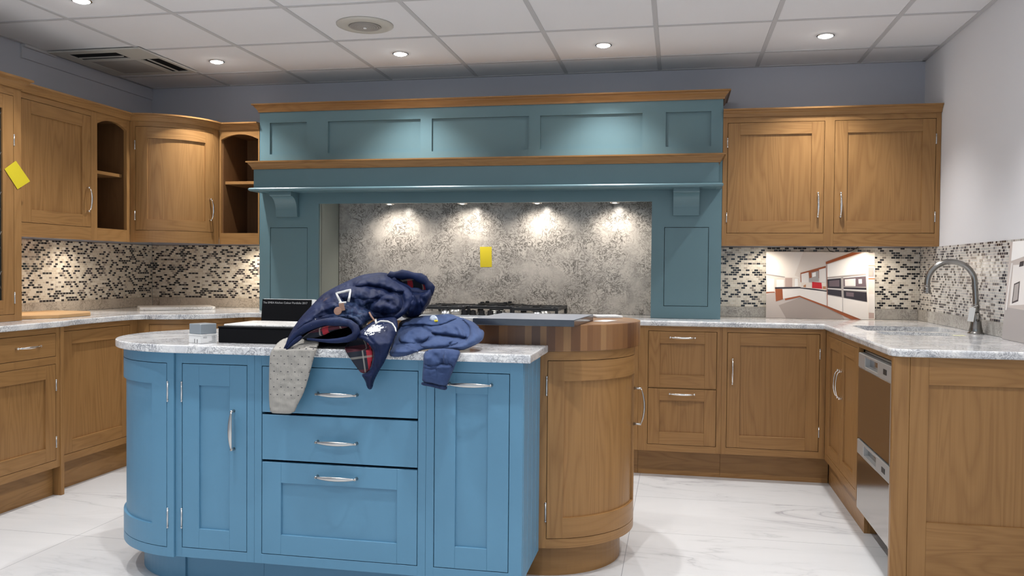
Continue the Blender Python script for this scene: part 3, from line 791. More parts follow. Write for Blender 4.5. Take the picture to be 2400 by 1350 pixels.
g = MB(); g.box(OL-.018, OL, YC+.0225, YW-.001, .911, 1.651, 0); g.build('reveal', M['greygreen'], t)
g = MB(); g.box(OR_, OR_+.018, YC+.0225, YW-.001, .911, 1.651, 0); g.build('reveal', M['greygreen'], t)
g = MB(); g.box(OL+.001, OR_-.001, YC+.0305, YW-.001, 1.652, 1.67, 0); g.build('soffit', M['teal'], t)
# mantel box
g = MB()
g.box(-2.693, .229, 5.04, YC-.0005, 1.690, 1.830, .0008)
prof = [(0, 1.688), (.014, 1.688), (.022, 1.691), (.026, 1.697), (.026, 1.703), (.021, 1.709), (0, 1.712), (-.01, 1.712), (-.01, 1.688)]
g.sweep([(-2.693, YC-.001), (-2.693, 5.04), (.229, 5.04), (.229, YC-.001)], prof)
g.build('mantel_shelf', M['teal'], t)
pr2 = lambda z0, z1, o: [(0, z0), (.008, z0), (.010, z0+(z1-z0)*.2), (o*.5, z0+(z1-z0)*.5), (o*.66, z0+(z1-z0)*.62), (o*.74, z0+(z1-z0)*.78), (o, z0+(z1-z0)*.84), (o, z1), (-.02, z1), (-.02, z0)]
g = MB(); g.sweep([(-2.693, YC-.001), (-2.693, 5.04), (.229, 5.04), (.229, YC-.001)], pr2(1.830, 1.880, .038))
g.box(-2.70, .236, 5.03, YC-.001, 1.862, 1.8798, 0); g.build('mantel_moulding', M['oak_h'], t)
g = MB(); g.sweep([(CXL, YW-.001), (CXL, YC), (CXR, YC), (CXR, YW-.001)], pr2(2.226, 2.278, .042)); g.build('top_moulding', M['oak_h'], t)
def corbel(x0, x1):
    pts = [(0, 1.672)]
    pr = [(.122, 1.6895), (.122, 1.668)]
    for i in range(13):
        a = PI/2*i/12
        pr.append((.118-.084*math.sin(a), 1.572+.090*math.cos(a)))
    pr += [(.030, 1.532), (0, 1.532), (0, 1.6895)]
    b = bmesh.new(); vs = [b.verts.new((x0, YC-.0005-d_, z)) for d_, z in pr]
    f = b.faces.new(vs); r = bmesh.ops.extrude_face_region(b, geom=[f])
    for v in [q for q in r['geom'] if isinstance(q, bmesh.types.BMVert)]: v.co.x = x1
    g = MB(); g._join(b); g.build('corbel', M['teal'], t)
corbel(-2.603, -2.453); corbel(-.028, .124)
for x in (-1.863, -1.369, -.879, -.388):
    s_ = MB(); s_.lathe([(.030, .0313), (.033, .006), (.031, -.002), (.025, -.003), (.0225, .004)], (x, 5.30, 1.6205), 20); q = s_.build('spotlight', M['chrome'], t)
    s_ = MB(); s_.lathe([(.0215, .004), (.0215, .000), (.01, -.003)], (x, 5.30, 1.6205), 16); s_.build('bulb', M['lampw'], q)
    l = bpy.data.lights.new('spot', 'SPOT'); l.energy = 8.5; l.spot_size = math.radians(125); l.spot_blend = .9; l.shadow_soft_size = .02; l.color = (1, .91, .80)
    o = bpy.data.objects.new('beam', l); COL.objects.link(o); o.parent = t
    o.location = Vector((x, 5.345, 1.612))-t.location; o.rotation_euler = (math.radians(28), 0, 0)

# under-cupboard lights
def puck(x, y, lab, e, z=ZU0+.0475, tilt=(0, 0, 0)):
    t = thing('cupboard_light', lab, 'light', (x, y, z))
    g = MB(); g.lathe([(.032, -.0005), (.034, -.004), (.030, -.012), (.026, -.013)], (x, y, z), 20); g.build('housing', M['steel_l'], t)
    g = MB(); g.lathe([(.024, -.0132), (.022, -.0155), (.006, -.0165)], (x, y, z), 16); g.build('lens', M['lampw'], t)
    l = bpy.data.lights.new('spot', 'SPOT'); l.energy = e; l.spot_size = math.radians(150); l.spot_blend = .9; l.shadow_soft_size = .02; l.color = (1, .87, .72)
    o = bpy.data.objects.new('beam', l); COL.objects.link(o); o.parent = t; o.location = (0, 0, -.022); o.rotation_euler = tilt
puck(-3.62, 4.02, 'round light under the left wall cupboard next to the dresser', 11)
puck(-3.60, 4.62, 'round light under the arched shelf unit on the left wall', 6)
puck(-2.884, 5.40, 'round light under the arched shelf unit beside the canopy', 10)
puck(.52, 5.40, 'round light under the left door of the right double wall cupboard', 5.5)
puck(1.16, 5.40, 'round light under the right door of the right double wall cupboard', 6.5)

# ------------------------------------------------------------------ base units
BT, BB, FB, TU, TW = .851, .190, .152, .8795, .910
YB = 4.954
F = frame_m(0, YB, 'back')
KREC = .070
def base_unit(name, label, F, us, holes, depth=.58, mats=OAK, u0d=None, krec=KREC, vs=(FB, TU)):
    cx = F @ Vector(((us[0]+us[1])/2, 0, -depth/2))
    t = thing(name, label, 'cupboard', (cx.x, cx.y, 0))
    carcass(t, F, us[0]+.0005, us[1]-.0005, vs[0]+.008, vs[1], depth, [mats[0]])
    face_frame(t, F, (us[0]+.0004, us[1]-.0004), vs, holes, mats)
    plinth(t, F, us[0]+.0005, us[1]-.0005+(.034 if abs(us[1]-.8215) < 1e-6 else 0), vs[0]+.004, krec, mats)
    return t
# drawer unit right of hob
t = base_unit('drawer_unit', 'oak two-drawer base unit right of the butcher block', F, (-.215, .258), [(-.160, .230, .524, BT), (-.160, .230, BB, .521)])
for v0, v1, hz in ((.5225, BT, .8145), (BB, .5195, .4885)):
    d = shaker(t, F, -.160, .230, v0, v1, OAK, 'drawer', .066, .069, .072); bow_handle(d, F, .036, hz, .140, False)
t = base_unit('base_cupboard', 'oak single-door base cupboard in the right corner under the propped photograph', F, (.258, .8215), [(.286, .790, BB, BT)])
d = shaker(t, F, .286, .790, BB, BT, OAK); bow_handle(d, F, .3165, .628, .140, True); hinge(d, F, .7905, .74); hinge(d, F, .7905, .30)
# units behind the island
xs = [-2.245, -1.70, -1.20, -.70, -.215]
labs = ['oak base cupboard left of the hob, mostly hidden by the island', 'oak base cupboard below the left end of the gas hob', 'oak base cupboard below the right end of the gas hob', 'oak base cupboard right of the hob hidden behind the butcher block']
for i, lb in enumerate(labs):
    a, b_ = xs[i], xs[i+1]
    t = base_unit('base_cupboard', lb, F, (a, b_), [(a+.03, b_-.03, BB, BT)])
    d = shaker(t, F, a+.03, b_-.03, BB, BT, OAK); bow_handle(d, F, a+.065, .628, .14, True)
# right run: sink unit, dishwasher, end panel
XRF = .822
F = frame_m(XRF, 0, 'right')
U = lambda y: -y
t = thing('sink_cupboard', 'oak two-door sink cupboard with a pair of bow handles', 'cupboard', (1.12, 4.5, 0))
carcass(t, F, -4.93, -4.10, FB+.008, .62, .58, [M['oak_v']])
face_frame(t, F, (-4.9535, -4.096), (FB, TU), [(-4.885, -4.124, BB, BT)], OAK)
d = shaker(t, F, -4.885, -4.506, BB, BT, OAK, st=.062); bow_handle(d, F, -4.532, .631, .137, True)
d = shaker(t, F, -4.503, -4.124, BB, BT, OAK, st=.062); bow_handle(d, F, -4.476, .631, .137, True)
plinth(t, F, -5.02, -4.096, FB+.004, .036, OAK)
g = MB(); g.box(-4.114, -4.096, 0, FB, -.56, -.055, 0, F); g.build('side_foot', M['oak_v'], t)
# dishwasher
t = thing('dishwasher', 'stainless double-drawer dishwasher in the right-hand run', 'dishwasher', (1.1, 3.78, 0))
g = MB(); g.box(-4.092, -3.478, .10, .845, -.56, -.026, .002, F); g.build('body', M['steel_l'], t)
def dw_drawer(v0, v1, band, nm):
    g = MB(); g.box(-4.088, -3.484, v0, v1-band, -.025, .0, .006, F, 3); d = g.build('drawer', M['steel'], t)
    g = MB(); a, b_ = -4.088, -3.484
    h0, h1 = v1-band+.014, v1-.012
    g.box(a, a+.13, v1-band, v1, -.025, .002, .003, F); g.box(a+.37, b_, v1-band, v1, -.025, .002, .003, F)
    g.box(a+.13, a+.37, v1-band, h0, -.025, .002, .002, F); g.box(a+.13, a+.37, h1, v1, -.025, .002, .002, F)
    f = g.build('control_band', M['band'], d)
    g = MB(); g.box(b_-.013, b_+.001, v0, v1-band, -.025, .0015, .001, F); g.build('edge_trim', M['band'], d)
    g = MB(); g.box(a+.13, a+.37, h0, h1, -.025, -.020, 0, F); g.build('handle_recess', M['steel'], d)
    g = MB(); g.box(a+.475, a+.530, v1-band+.022, v1-.022, .002, .0035, .0008, F); g.build('display', M['dwin'], d)
dw_drawer(.447, .835, .066, '')
dw_drawer(.122, .440, .066, '')
g = MB(); g.box(-4.092, -3.478, .846, .878, -.4, -.03, 0, F); g.build('top_gap', M['gap'], t)
# peninsula end panel
F = frame_m(0, 3.444, 'back')
t = thing('end_panel', 'oak framed end panel closing the right-hand peninsula, facing the camera', 'panel', (1.15, 3.46, 0))
g = MB(); g.mi = MV
g.box(.8165, .878, 0, TU, -.030, 0, .006, F, 3); g.box(.8785, .945, 0, TU, -.022, -.0005, .001, F)
g.box(1.40, 1.466, 0, TU, -.022, -.0005, .001, F)
g.mi = MH; g.box(.945, 1.40, .774, TU, -.022, -.0005, .0006, F); g.box(.945, 1.40, 0, .247, -.022, -.0005, .0006, F)
g.build('frame', OAK, t)
g = MB(); g.box(.941, 1.404, .243, .778, -.022, -.010, 0, F); g.build('panel', M['oak_v'], t)
g = MB(); g.box(.830, .8485, 3.4745, 5.5-2.03, 0, .02, 0)
# filler rail above dishwasher
g = MB(); g.box(-4.0955, -3.4745, .858, TU, -.022, 0, .0006, frame_m(XRF, 0, 'right')); g.build('top_rail', M['oak_h'], t)

# left run base
XB1 = -3.145
F = frame_m(XB1, 0, 'left')
t = thing('drawer_cupboard', 'oak base cupboard with a drawer over a door below the dresser', 'cupboard', (-3.46, 3.5, 0))
carcass(t, F, 3.31, 3.8435, FB+.008, TU, .60, [M['oak_v']])
face_frame(t, F, (3.31, 3.8435), (FB, TU), [(3.34, 3.816, .729, BT), (3.34, 3.816, BB, .691)], OAK)
d = shaker(t, F, 3.34, 3.816, .729, BT, OAK, 'drawer', panel=False); bow_handle(d, F, 3.622, .793, .150, False)
d = shaker(t, F, 3.34, 3.816, BB, .691, OAK); hinge(d, F, 3.8165, .58); hinge(d, F, 3.8165, .285); bow_handle(d, F, 3.373, .50, .14, True)
plinth(t, F, 3.31, 3.84, FB+.003, .041, OAK)
g = MB(); g.box(3.844, 3.868, 0, TU, -.60, .006, .0012, F); g.build('end_post', M['oak_v'], t)
t = thing('drawer_cupboard', 'oak base cupboard at the left edge, mostly outside the photo', 'cupboard', (-3.46, 3.05, 0))
carcass(t, F, 2.75, 3.3095, FB+.008, TU, .60, [M['oak_v']]); face_frame(t, F, (2.75, 3.3095), (FB, TU), [(2.78, 3.28, .729, BT), (2.78, 3.28, BB, .691)], OAK)
d = shaker(t, F, 2.78, 3.28, .729, BT, OAK, 'drawer', panel=False); bow_handle(d, F, 3.03, .793, .150, False)
d = shaker(t, F, 2.78, 3.28, BB, .691, OAK); bow_handle(d, F, 3.246, .50, .14, True); plinth(t, F, 2.75, 3.3095, FB+.003, .041, OAK)
XB2 = -3.186
F = frame_m(XB2, 0, 'left')
t = thing('base_cupboard', 'oak base cupboard with a tall plain door left of the curved corner', 'cupboard', (-3.48, 4.2, 0))
carcass(t, F, 3.869, 4.549, FB+.008, TU, .56, [M['oak_v']]); face_frame(t, F, (3.8685, 4.549), (FB, TU), [(3.913, 4.475, BB, BT)], OAK)
d = shaker(t, F, 3.913, 4.475, BB, BT, OAK); plinth(t, F, 3.8685, 4.612, FB+.003, .042, OAK)
# curved base corner
BX, BY, BR = -3.18, 5.02, .47
t = thing('curved_base_cupboard', 'curved oak corner base cupboard behind the island', 'cupboard', (-3.4, 5.2, 0))
g = MB(); g.prism(arc(BX, BY, BR-.024, -90, 0, 20)+[(BX+BR-.024, YW-.002), (XL+.002, YW-.002), (XL+.002, 4.575)], FB+.008, TU); g.build('carcass', M['oak_v'], t)
curved_frame(t, BX, BY, BR, -90, -8, -82, -14, (FB, BB, BT, TU), OAK)
d = curved_door(t, BX, BY, BR, -82, -14, BB, BT, OAK, 9, .07)
bow_handle(d, radial_frame(BX, BY, BR, -19), 0, .63, .14, True)
g = MB(); g.box(-3.212, -3.1795, 4.5495, 4.572, FB, TU, 0); g.build('corner_stile', M['oak_v'], t)
g = MB(); g.sweep(arc(BX, BY, BR-.06, -90, -8, 16), [(0, 0), (0, FB+.003), (-.018, FB+.003), (-.018, 0)]); g.build('plinth', M['oak_h'], t)
g = MB(); g.box(-2.713, -2.2455, YB, YB+.022, FB, TU, .0004); g.build('filler', M['oak_v'], t)

# ------------------------------------------------------------------ worktops
ET = .004
def slab_poly(poly, z0, z1, r=.006):
    g = MB(); g.prism(poly, z0, z1, r, seg=3); return g
poly = [(XL+.001, 2.75), (XB1+.012, 2.75), (XB1+.012, 3.86), (XB1+.006, 3.90), (XB2+.026, 3.96), (XB2+.018, 4.02), (XB2+.016, 4.30), (XB2+.020, 4.44), (-3.12, 4.535)]
poly += arc(BX, BY, BR+.025, -83, -22, 20)+[(-2.66, YB-.020), (-2.40, YB-.017), (-2.2455, YB-.017), (-2.2455, YW-.001), (XL+.001, YW-.001)]
tag(slab_poly(poly, .880, .910).build('worktop', M['top']), 'white and grey quartz worktop on the left run, wavy round the curved corner', 'worktop')
# back + right L with two sink cut-outs
XT, YT, YE = .802, YB-.017, 3.418
SINKS = [(.935, 1.375, 4.47, 4.86), (.955, 1.285, 4.19, 4.405)]
def holed(x0, x1, y0, y1, holes, z0, z1, mat_i=0):
    bm = bmesh.new(); Xs = sorted({x0, x1, *[h[0] for h in holes], *[h[1] for h in holes]}); Ys = sorted({y0, y1, *[h[2] for h in holes], *[h[3] for h in holes]})
    vd = {}
    def V(x, y, z): return vd.setdefault((x, y, z), bm.verts.new((x, y, z)) if (x, y, z) not in vd else vd[(x, y, z)])
    ins = lambda i, j: 0 <= i < len(Xs)-1 and 0 <= j < len(Ys)-1 and not any(h[0]-1e-9 <= Xs[i] and Xs[i+1] <= h[1]+1e-9 and h[2]-1e-9 <= Ys[j] and Ys[j+1] <= h[3]+1e-9 for h in holes)
    def vert(x, y, z):
        k = (round(x, 5), round(y, 5), z)
        if k not in vd: vd[k] = bm.verts.new((x, y, z))
        return vd[k]
    for i in range(len(Xs)-1):
        for j in range(len(Ys)-1):
            if not ins(i, j): continue
            a, b_, c, d_ = Xs[i], Xs[i+1], Ys[j], Ys[j+1]
            bm.faces.new((vert(a, c, z1), vert(b_, c, z1), vert(b_, d_, z1), vert(a, d_, z1)))
            bm.faces.new((vert(a, d_, z0), vert(b_, d_, z0), vert(b_, c, z0), vert(a, c, z0)))
            if not ins(i-1, j): bm.faces.new((vert(a, c, z0), vert(a, c, z1), vert(a, d_, z1), vert(a, d_, z0)))
            if not ins(i+1, j): bm.faces.new((vert(b_, d_, z0), vert(b_, d_, z1), vert(b_, c, z1), vert(b_, c, z0)))
            if not ins(i, j-1): bm.faces.new((vert(a, c, z0), vert(b_, c, z0), vert(b_, c, z1), vert(a, c, z1)))
            if not ins(i, j+1): bm.faces.new((vert(b_, d_, z0), vert(a, d_, z0), vert(a, d_, z1), vert(b_, d_, z1)))
    return bm
g = MB(); bm_ = holed(XT+.03, XR-.001, YE+.03, YW-.001, SINKS, .880, .910)
g._join(bm_)
g.prism([(-2.2450, YT+.03), (XT+.03, YT+.03), (XT+.03, YW-.001), (-2.2450, YW-.001)], .880, .910)
# rounded nosing swept round the visible edge
nose = [(0, .880), (.024, .880), (.029, .884), (.030, .888), (.030, .902), (.028, .907), (.023, .910), (0, .910)]
g.sweep([(-2.2450, YT+.03), (XT+.03, YT+.03)]+[(XT+.03, YE+.06)]+[(XT+.03+.03*(1-math.cos(a)), YE+.06-.03*math.sin(a)) for a in (PI/6, PI/3, PI/2)]+[(XR-.001, YE+.03)], nose)
tag(g.build('worktop', M['top']), 'white and grey quartz worktop running from the hob round to the sink peninsula', 'worktop')
for (a, b_, c, d_), lb in zip(SINKS, ('far bowl of the double sink set under the right worktop', 'near small bowl of the double sink set under the right worktop')):
    g = MB(); dz = .17; k = .012
    bm_ = bmesh.new()
    def ring(e, z): return [bm_.verts.new(p) for p in ((a-e, c-e, z), (b_+e, c-e, z), (b_+e, d_+e, z), (a-e, d_+e, z))]
    R0, R1, R2, R3, R4 = ring(.02, .8785), ring(.003, .8785), ring(-.004, .8785-dz), ring(.014, .8785-dz-.012), ring(.02, .86)
    bm_.faces.new(R2)
    for p, q in ((R0, R1), (R1, R2)):
        for i in range(4): bm_.faces.new((p[i], p[(i+1) % 4], q[(i+1) % 4], q[i]))
    for i in range(4): bm_.faces.new((R0[i], R0[(i+1) % 4], R4[(i+1) % 4], R4[i])); bm_.faces.new((R4[i], R4[(i+1) % 4], R3[(i+1) % 4], R3[i]))
    bm_.faces.new(R3[::-1]); g._join(bm_)
    t = thing('sink', lb, 'sink', ((a+b_)/2, (c+d_)/2, .70)); g.build('bowl', M['top'], t)
    g = MB(); g.lathe([(.034, .0), (.034, .004), (.022, .002)], ((a+b_)/2, (c+d_)/2, .8790-dz), 24); g.build('drain', M['chrome'], t)
# island worktop
IX, IY = -1.82, 3.24
BLX0 = -.790
poly = [(-.481, 2.796), (-.481, 3.186), (BLX0-.002, 3.186), (BLX0-.002, 3.69), (IX, 3.69)]+arc(IX, IY, .45, 91, 269, 40)+[(IX, 2.79)]
tag(slab_poly(poly, .882, .912).build('worktop', M['top']), 'white and grey quartz top of the blue island with a round left end', 'worktop')

# ------------------------------------------------------------------ blue island units
YI = 2.83; IT, IB, IF = .8415, .152, .117
F = frame_m(0, YI, 'back')
seams = [-1.826, -1.507, -.856, -.5115]
def iunit(name, label, a, b_, holes, krec=.075):
    t = thing(name, label, 'cupboard', ((a+b_)/2, 3.0, 0))
    carcass(t, F, a+.0004, b_-.0004, IF+.008, .8815, .352, [M['blue']]); face_frame(t, F, (a+.0004, b_-.0004), (IF, .8815), holes, BLU)
    plinth(t, F, a+.0004, b_-.0004, IF+.003, krec, BLU); return t
# curved end
t = thing('curved_end_cupboard', 'blue painted island cupboard with a curved door at the rounded left end', 'cupboard', (IX, 3.3, 0))
g = MB(); g.prism([(-1.8275, 2.854), (-1.8275, 3.656)]+arc(IX-.008, IY, .396, 92, 268, 36), IF+.008, .8815); g.build('carcass', M['blue'], t)
g = MB(); g.sweep(arc(IX, IY, .42, 91.6, 185, 30), [(0, IF), (0, .8815), (-.022, .8815), (-.022, IF)]); g.build('back_panel', M['blue'], t)
curved_frame(t, IX, IY, .42, 185, 269.1, 190, 265.2, (IF, IB, IT, .8815), BLU)
d = curved_door(t, IX, IY, .42, 190, 265.2, IB, IT, BLU, 9.5, .078)
for z in (.735, .262): hinge(d, radial_frame(IX, IY, .42, 265.6), 0, z, .07)
g = MB(); g.sweep(arc(IX, IY, .345, 91.5, 268.9, 40), [(0, 0), (0, IF+.003), (-.018, IF+.003), (-.018, 0)]); g.build('plinth', M['blue'], t)
t = iunit('narrow_cupboard', 'narrow blue island cupboard with a vertical handle next to the curved end', seams[0], seams[1], [(-1.800, -1.536, IB, IT)])
d = shaker(t, F, -1.800, -1.536, IB, IT, BLU, st=.068, top=.078, bot=.072); bow_handle(d, F, -1.589, .602, .140, True, 'lens')
for z in (.735, .262): hinge(d, F, -1.8005, z, .07)
t = iunit('drawer_unit', 'blue three-drawer island unit with the knitwear hanging in front', seams[1], seams[2], [(-1.479, -.885, IB, IT)])
for v0, v1, hz, pn in ((.6705, IT, .748, False), (.4975, .6665, .575, False), (IB, .4935, .449, True)):
    d = shaker(t, F, -1.479, -.885, v0, v1, BLU, 'drawer', .074, .074, .072, panel=pn); bow_handle(d, F, -1.186, hz, .148, False, 'lens')
t = iunit('pull_out_cupboard', 'narrow blue pull-out island cupboard with a horizontal handle at the right end', seams[2], seams[3], [(-.827, -.558, IB, IT)])
d = shaker(t, F, -.827, -.558, IB, IT, BLU, st=.075, top=.072, bot=.076); bow_handle(d, F, -.697, .8005, .148, False, 'lens')
# tongue-and-groove end: rounded corner post and boards
g = MB(); g.mi = 0
g.box(-.5275, -.5115, YI+.0225, YI+.03, IF, .8815, 0)
yy = YI+.006; 
g.tube([(-.519, YI+.0085, IF), (-.519, YI+.0085, .8815)], .0085, 12)
bw = (3.190-YI-.016)/4
for k in range(4):
    a = YI+.016+k*bw; g.box(-.5275, -.5105, a+.0012, a+bw-.0012, IF, .8815, .0028)
g.box(-.5275, -.5145, YI+.012, 3.190, IF+.001, .881, 0)
g.build('end_boards', M['blue'], t)
g = MB(); g.box(-.60, -.585, YI+.08, 3.19, 0, IF, 0); g.build('end_plinth', M['blue'], t)

F = frame_m(0, 3.66, 'rear')
t = thing('island_cupboard', 'blue two-door cupboard on the far side of the island, hidden from the camera', 'cupboard', (-1.40, 3.45, 0))
carcass(t, F, .7925, 1.8265, IF+.008, .8815, .465, [M['blue']]); face_frame(t, F, (.7925, 1.8265), (IF, .8815), [(.82, 1.80, IB, IT)], BLU)
shaker(t, F, .82, 1.309, IB, IT, BLU); shaker(t, F, 1.311, 1.80, IB, IT, BLU); plinth(t, F, .7925, 1.8265, IF+.003, .075, BLU)
# ------------------------------------------------------------------ butcher block cupboard
QX, QY = -.55, 3.58
t = thing('curved_end_cupboard', 'curved oak cupboard under the butcher block at the right end of the island', 'cupboard', (-.60, 3.6, 0))
g = MB(); g.prism([(BLX0, 3.226)]+[(QX, 3.226)]+arc(QX, QY, .354, -89, 89, 32)+[(QX, 3.934), (BLX0, 3.934)], IF+.014, .884); g.build('carcass', M['oak_v'], t)
g = MB(); g.mi = 0
g.sweep([(BLX0, 3.20), (QX, 3.20)], [(0, .122), (0, .8845), (-.024, .8845), (-.024, .122)])
g.sweep(arc(QX, QY, .38, -90, -80.2, 4), [(0, .122), (0, .8845), (-.024, .8845), (-.024, .122)])
g.sweep(arc(QX, QY, .38, 6, 90, 20)+[(BLX0, 3.96)], [(0, .122), (0, .8845), (-.024, .8845), (-.024, .122)])
g.mi = 1
for za, zb_ in ((.122, .158), (.8505, .8845)): g.sweep(arc(QX, QY, .38, -80.2, 6, 26), [(0, za), (0, zb_), (-.024, zb_), (-.024, za)])
g.build('face_frame', OAK, t)
d = curved_door(t, QX, QY, .38, -80.2, 6, .158, .8505, OAK, 9.5, .078)
for z in (.752, .262): hinge(d, radial_frame(QX, QY, .38, -80.6), 0, z, .07)
bow_handle(d, radial_frame(QX, QY, .38, -3.5), 0, .632, .150, True, 'lens', k=1.45)
g = MB(); g.sweep([(BLX0, 3.245), (QX, 3.245)]+arc(QX, 3.57, .325, -88, 88, 30)+[(BLX0, 3.895)], [(0, 0), (0, .125), (-.018, .125), (-.018, 0)]); g.build('plinth', M['oak_h'], t)
g = MB(); ply = [(BLX0+.001, 3.190), (QX, 3.190)]+arc(QX, QY+.01, .40, -89, 89, 40)+[(QX, 3.99), (BLX0+.001, 3.99)]
g.prism(ply, .8855, .988, .004, seg=2)
tag(g.build('butcher_block', M['block'], loc0=True), 'thick round-ended wooden butcher block with vertical staves on the island', 'chopping block')

# ------------------------------------------------------------------ hob
t = thing('gas_hob', 'stainless gas hob with black cast iron pan supports', 'hob', (-1.13, 5.22, .911))
hx0, hx1, hy0, hy1 = -1.575, -.690, 4.985, 5.475
g = MB(); g.box(hx0, hx1, hy0, hy1, .9105, .9185, .003, seg=2); g.build('hob_plate', M['steel_l'], t)
def burner(x, y, r):
    g = MB(); g.lathe([(r*1.25, 0), (r*1.2, .006), (r, .008), (r, .018), (r*.8, .021)], (x, y, .9185), 24); b_ = g.build('burner', M['steel_l'], t)
    g = MB(); g.lathe([(r*.82, 0), (r*.84, .004), (r*.6, .009), (r*.1, .011)], (x, y, .9398), 24); g.build('burner_cap', M['iron'], b_)
for x, y, r in ((-1.42, 5.10, .03), (-1.42, 5.34, .04), (-1.13, 5.27, .055), (-.84, 5.10, .03), (-.84, 5.34, .04)): burner(x, y, r)
def grate(x0, x1, y0, y1, z, wok=False):
    g = MB(); w = .0075
    for y in (y0, y1): g.box(x0, x1, y-w, y+w, z-.018, z, .0015)
    for x in (x0, x1): g.box(x-w, x+w, y0, y1, z-.018, z, .0015)
    cx, cy = (x0+x1)/2, (y0+y1)/2
    g.box(x0, x1, cy-w, cy+w, z-.012, z+.002, .0015)
    for y in (y0+(y1-y0)*.25, y0+(y1-y0)*.75):
        g.box(x0, cx-.03, y-w*.8, y+w*.8, z-.012, z+.004, .001); g.box(cx+.03, x1, y-w*.8, y+w*.8, z-.012, z+.004, .001)
    for x in (x0, x1):
        for y in (y0, y1): g.box(x-.009, x+.009, y-.009, y+.009, .9187, z+.003, .002)
    for q in (.12, .38, .62, .88):
        x = x0+(x1-x0)*q; g.box(x-w*.6, x+w*.6, y0, y0+(y1-y0)*.2, z-.010, z+.003, .001); g.box(x-w*.6, x+w*.6, y1-(y1-y0)*.2, y1, z-.010, z+.003, .001)
    if wok:
        for k in range(4):
            a = PI/4+k*PI/2; c = Vector((cx+.105*math.cos(a), cy+.105*math.sin(a), 0))
            g.box(c.x-.012, c.x+.012, c.y-.006, c.y+.006, z, z+.022, .002)
        g.tube([(cx+.11*math.cos(2*PI*i/28), cy+.11*math.sin(2*PI*i/28), z+.006) for i in range(28)], .006, 8, closed=True)
    g.build('pan_support', M['iron'], t)
grate(-1.555, -1.285, 5.02, 5.44, .968); grate(-1.265, -.995, 5.075, 5.44, .972, True); grate(-.975, -.708, 5.02, 5.44, .968)
for k in range(5):
    x = -1.33+k*.055+.05
    g = MB(); g.lathe([(.022, 0), (.022, .004), (.018, .006), (.0175, .026), (.014, .028)], (x, 5.022, .9185), 20); g.box(x-.003, x+.003, 5.006, 5.038, .9445, .9495, .001); g.build('control_knob', M['black'], t)

# ------------------------------------------------------------------ tap
tx, ty = 1.408, 4.39
t = thing('kitchen_tap', 'dark nickel swan-neck kitchen tap with a paper tag behind the sink', 'tap', (tx, ty, .911))
g = MB(); g.lathe([(.036, 0), (.036, .006), (.030, .009), (.031, .014), (.027, .03), (.024, .055), (.021, .075), (.020, .088), (.0165, .092), (.0165, .10)], (tx, ty, .9105), 28); b_ = g.build('base', M['tap'], t)
g = MB(); pts = [Vector((tx, ty, 1.005)), Vector((tx-.002, ty, 1.06)), Vector((tx-.005, ty, 1.11))]
R_ = .104; c = Vector((tx-.008-R_, ty, 1.152))
for i in range(19):
    a = math.radians(-4+186*i/18)
    pts.append(Vector((c.x+R_*math.cos(a), ty+.02*(i/18), c.z+R_*math.sin(a))))
pts.append(Vector((c.x-R_+.001, ty+.02, 1.125)))
g.tube(pts, [.0145]*2+[.0135]*(len(pts)-2), 14); g.build('spout', M['tap'], t)
g = MB(); e = pts[-1]; g.lathe([(.0150, 0), (.0172, .003), (.0172, .014), (.0150, .018), (.0165, .022), (.0165, .028), (.0135, .032)], (e.x, e.y, e.z-.024), 20); g.build('nozzle', M['tap'], t)
g = MB(); g.tube([(tx, ty-.018, .975), (tx-.004, ty-.040, .985), (tx-.012, ty-.062, 1.010)], [.008, .006, .0075], 10); g.build('lever', M['tap'], t)
g = MB(); bt = Matrix.Translation((tx-.030, ty-.028, .995)) @ Matrix.Rotation(math.radians(8), 4, 'Y')
g.box(-.013, .013, -.001, .001, -.025, .042, .0003, bt); g.tube([(tx-.034, ty-.028, 1.034), (tx, ty-.016, 1.046), (tx+.016, ty, 1.046), (tx, ty+.017, 1.046)], .0012, 6)
g.build('paper_tag', M['white'], t)

# ------------------------------------------------------------------ notes, boards, samples
def plate(name, label, cat, pts, n, th, mat):
    b = bmesh.new(); vs = [b.verts.new(p) for p in pts]; f = b.faces.new(vs); r = bmesh.ops.extrude_face_region(b, geom=[f])
    for v in [q for q in r['geom'] if isinstance(q, bmesh.types.BMVert)]: v.co += Vector(n)*th
    g = MB(); g._join(b); return tag(g.build(name, mat), label, cat)
ys = YW-.0205
plate('sticky_note', 'yellow sticky note upright on the quartz splashback behind the hob', 'note', [(-1.305, ys, 1.349), (-1.224, ys, 1.350), (-1.222, ys, 1.214), (-1.301, ys, 1.212)], (0, -1, 0), .0006, M['yellow'])
xn = XD+.0025
b_ = plate('sticky_note', 'yellow sticky note stuck at a slant on the dresser cupboard door frame', 'note', [(xn, 3.700, 1.684), (xn, 3.775, 1.735), (xn-.0, 3.872, 1.640), (xn-.0, 3.786, 1.590)], (1, 0, 0), .0006, M['yellow'])

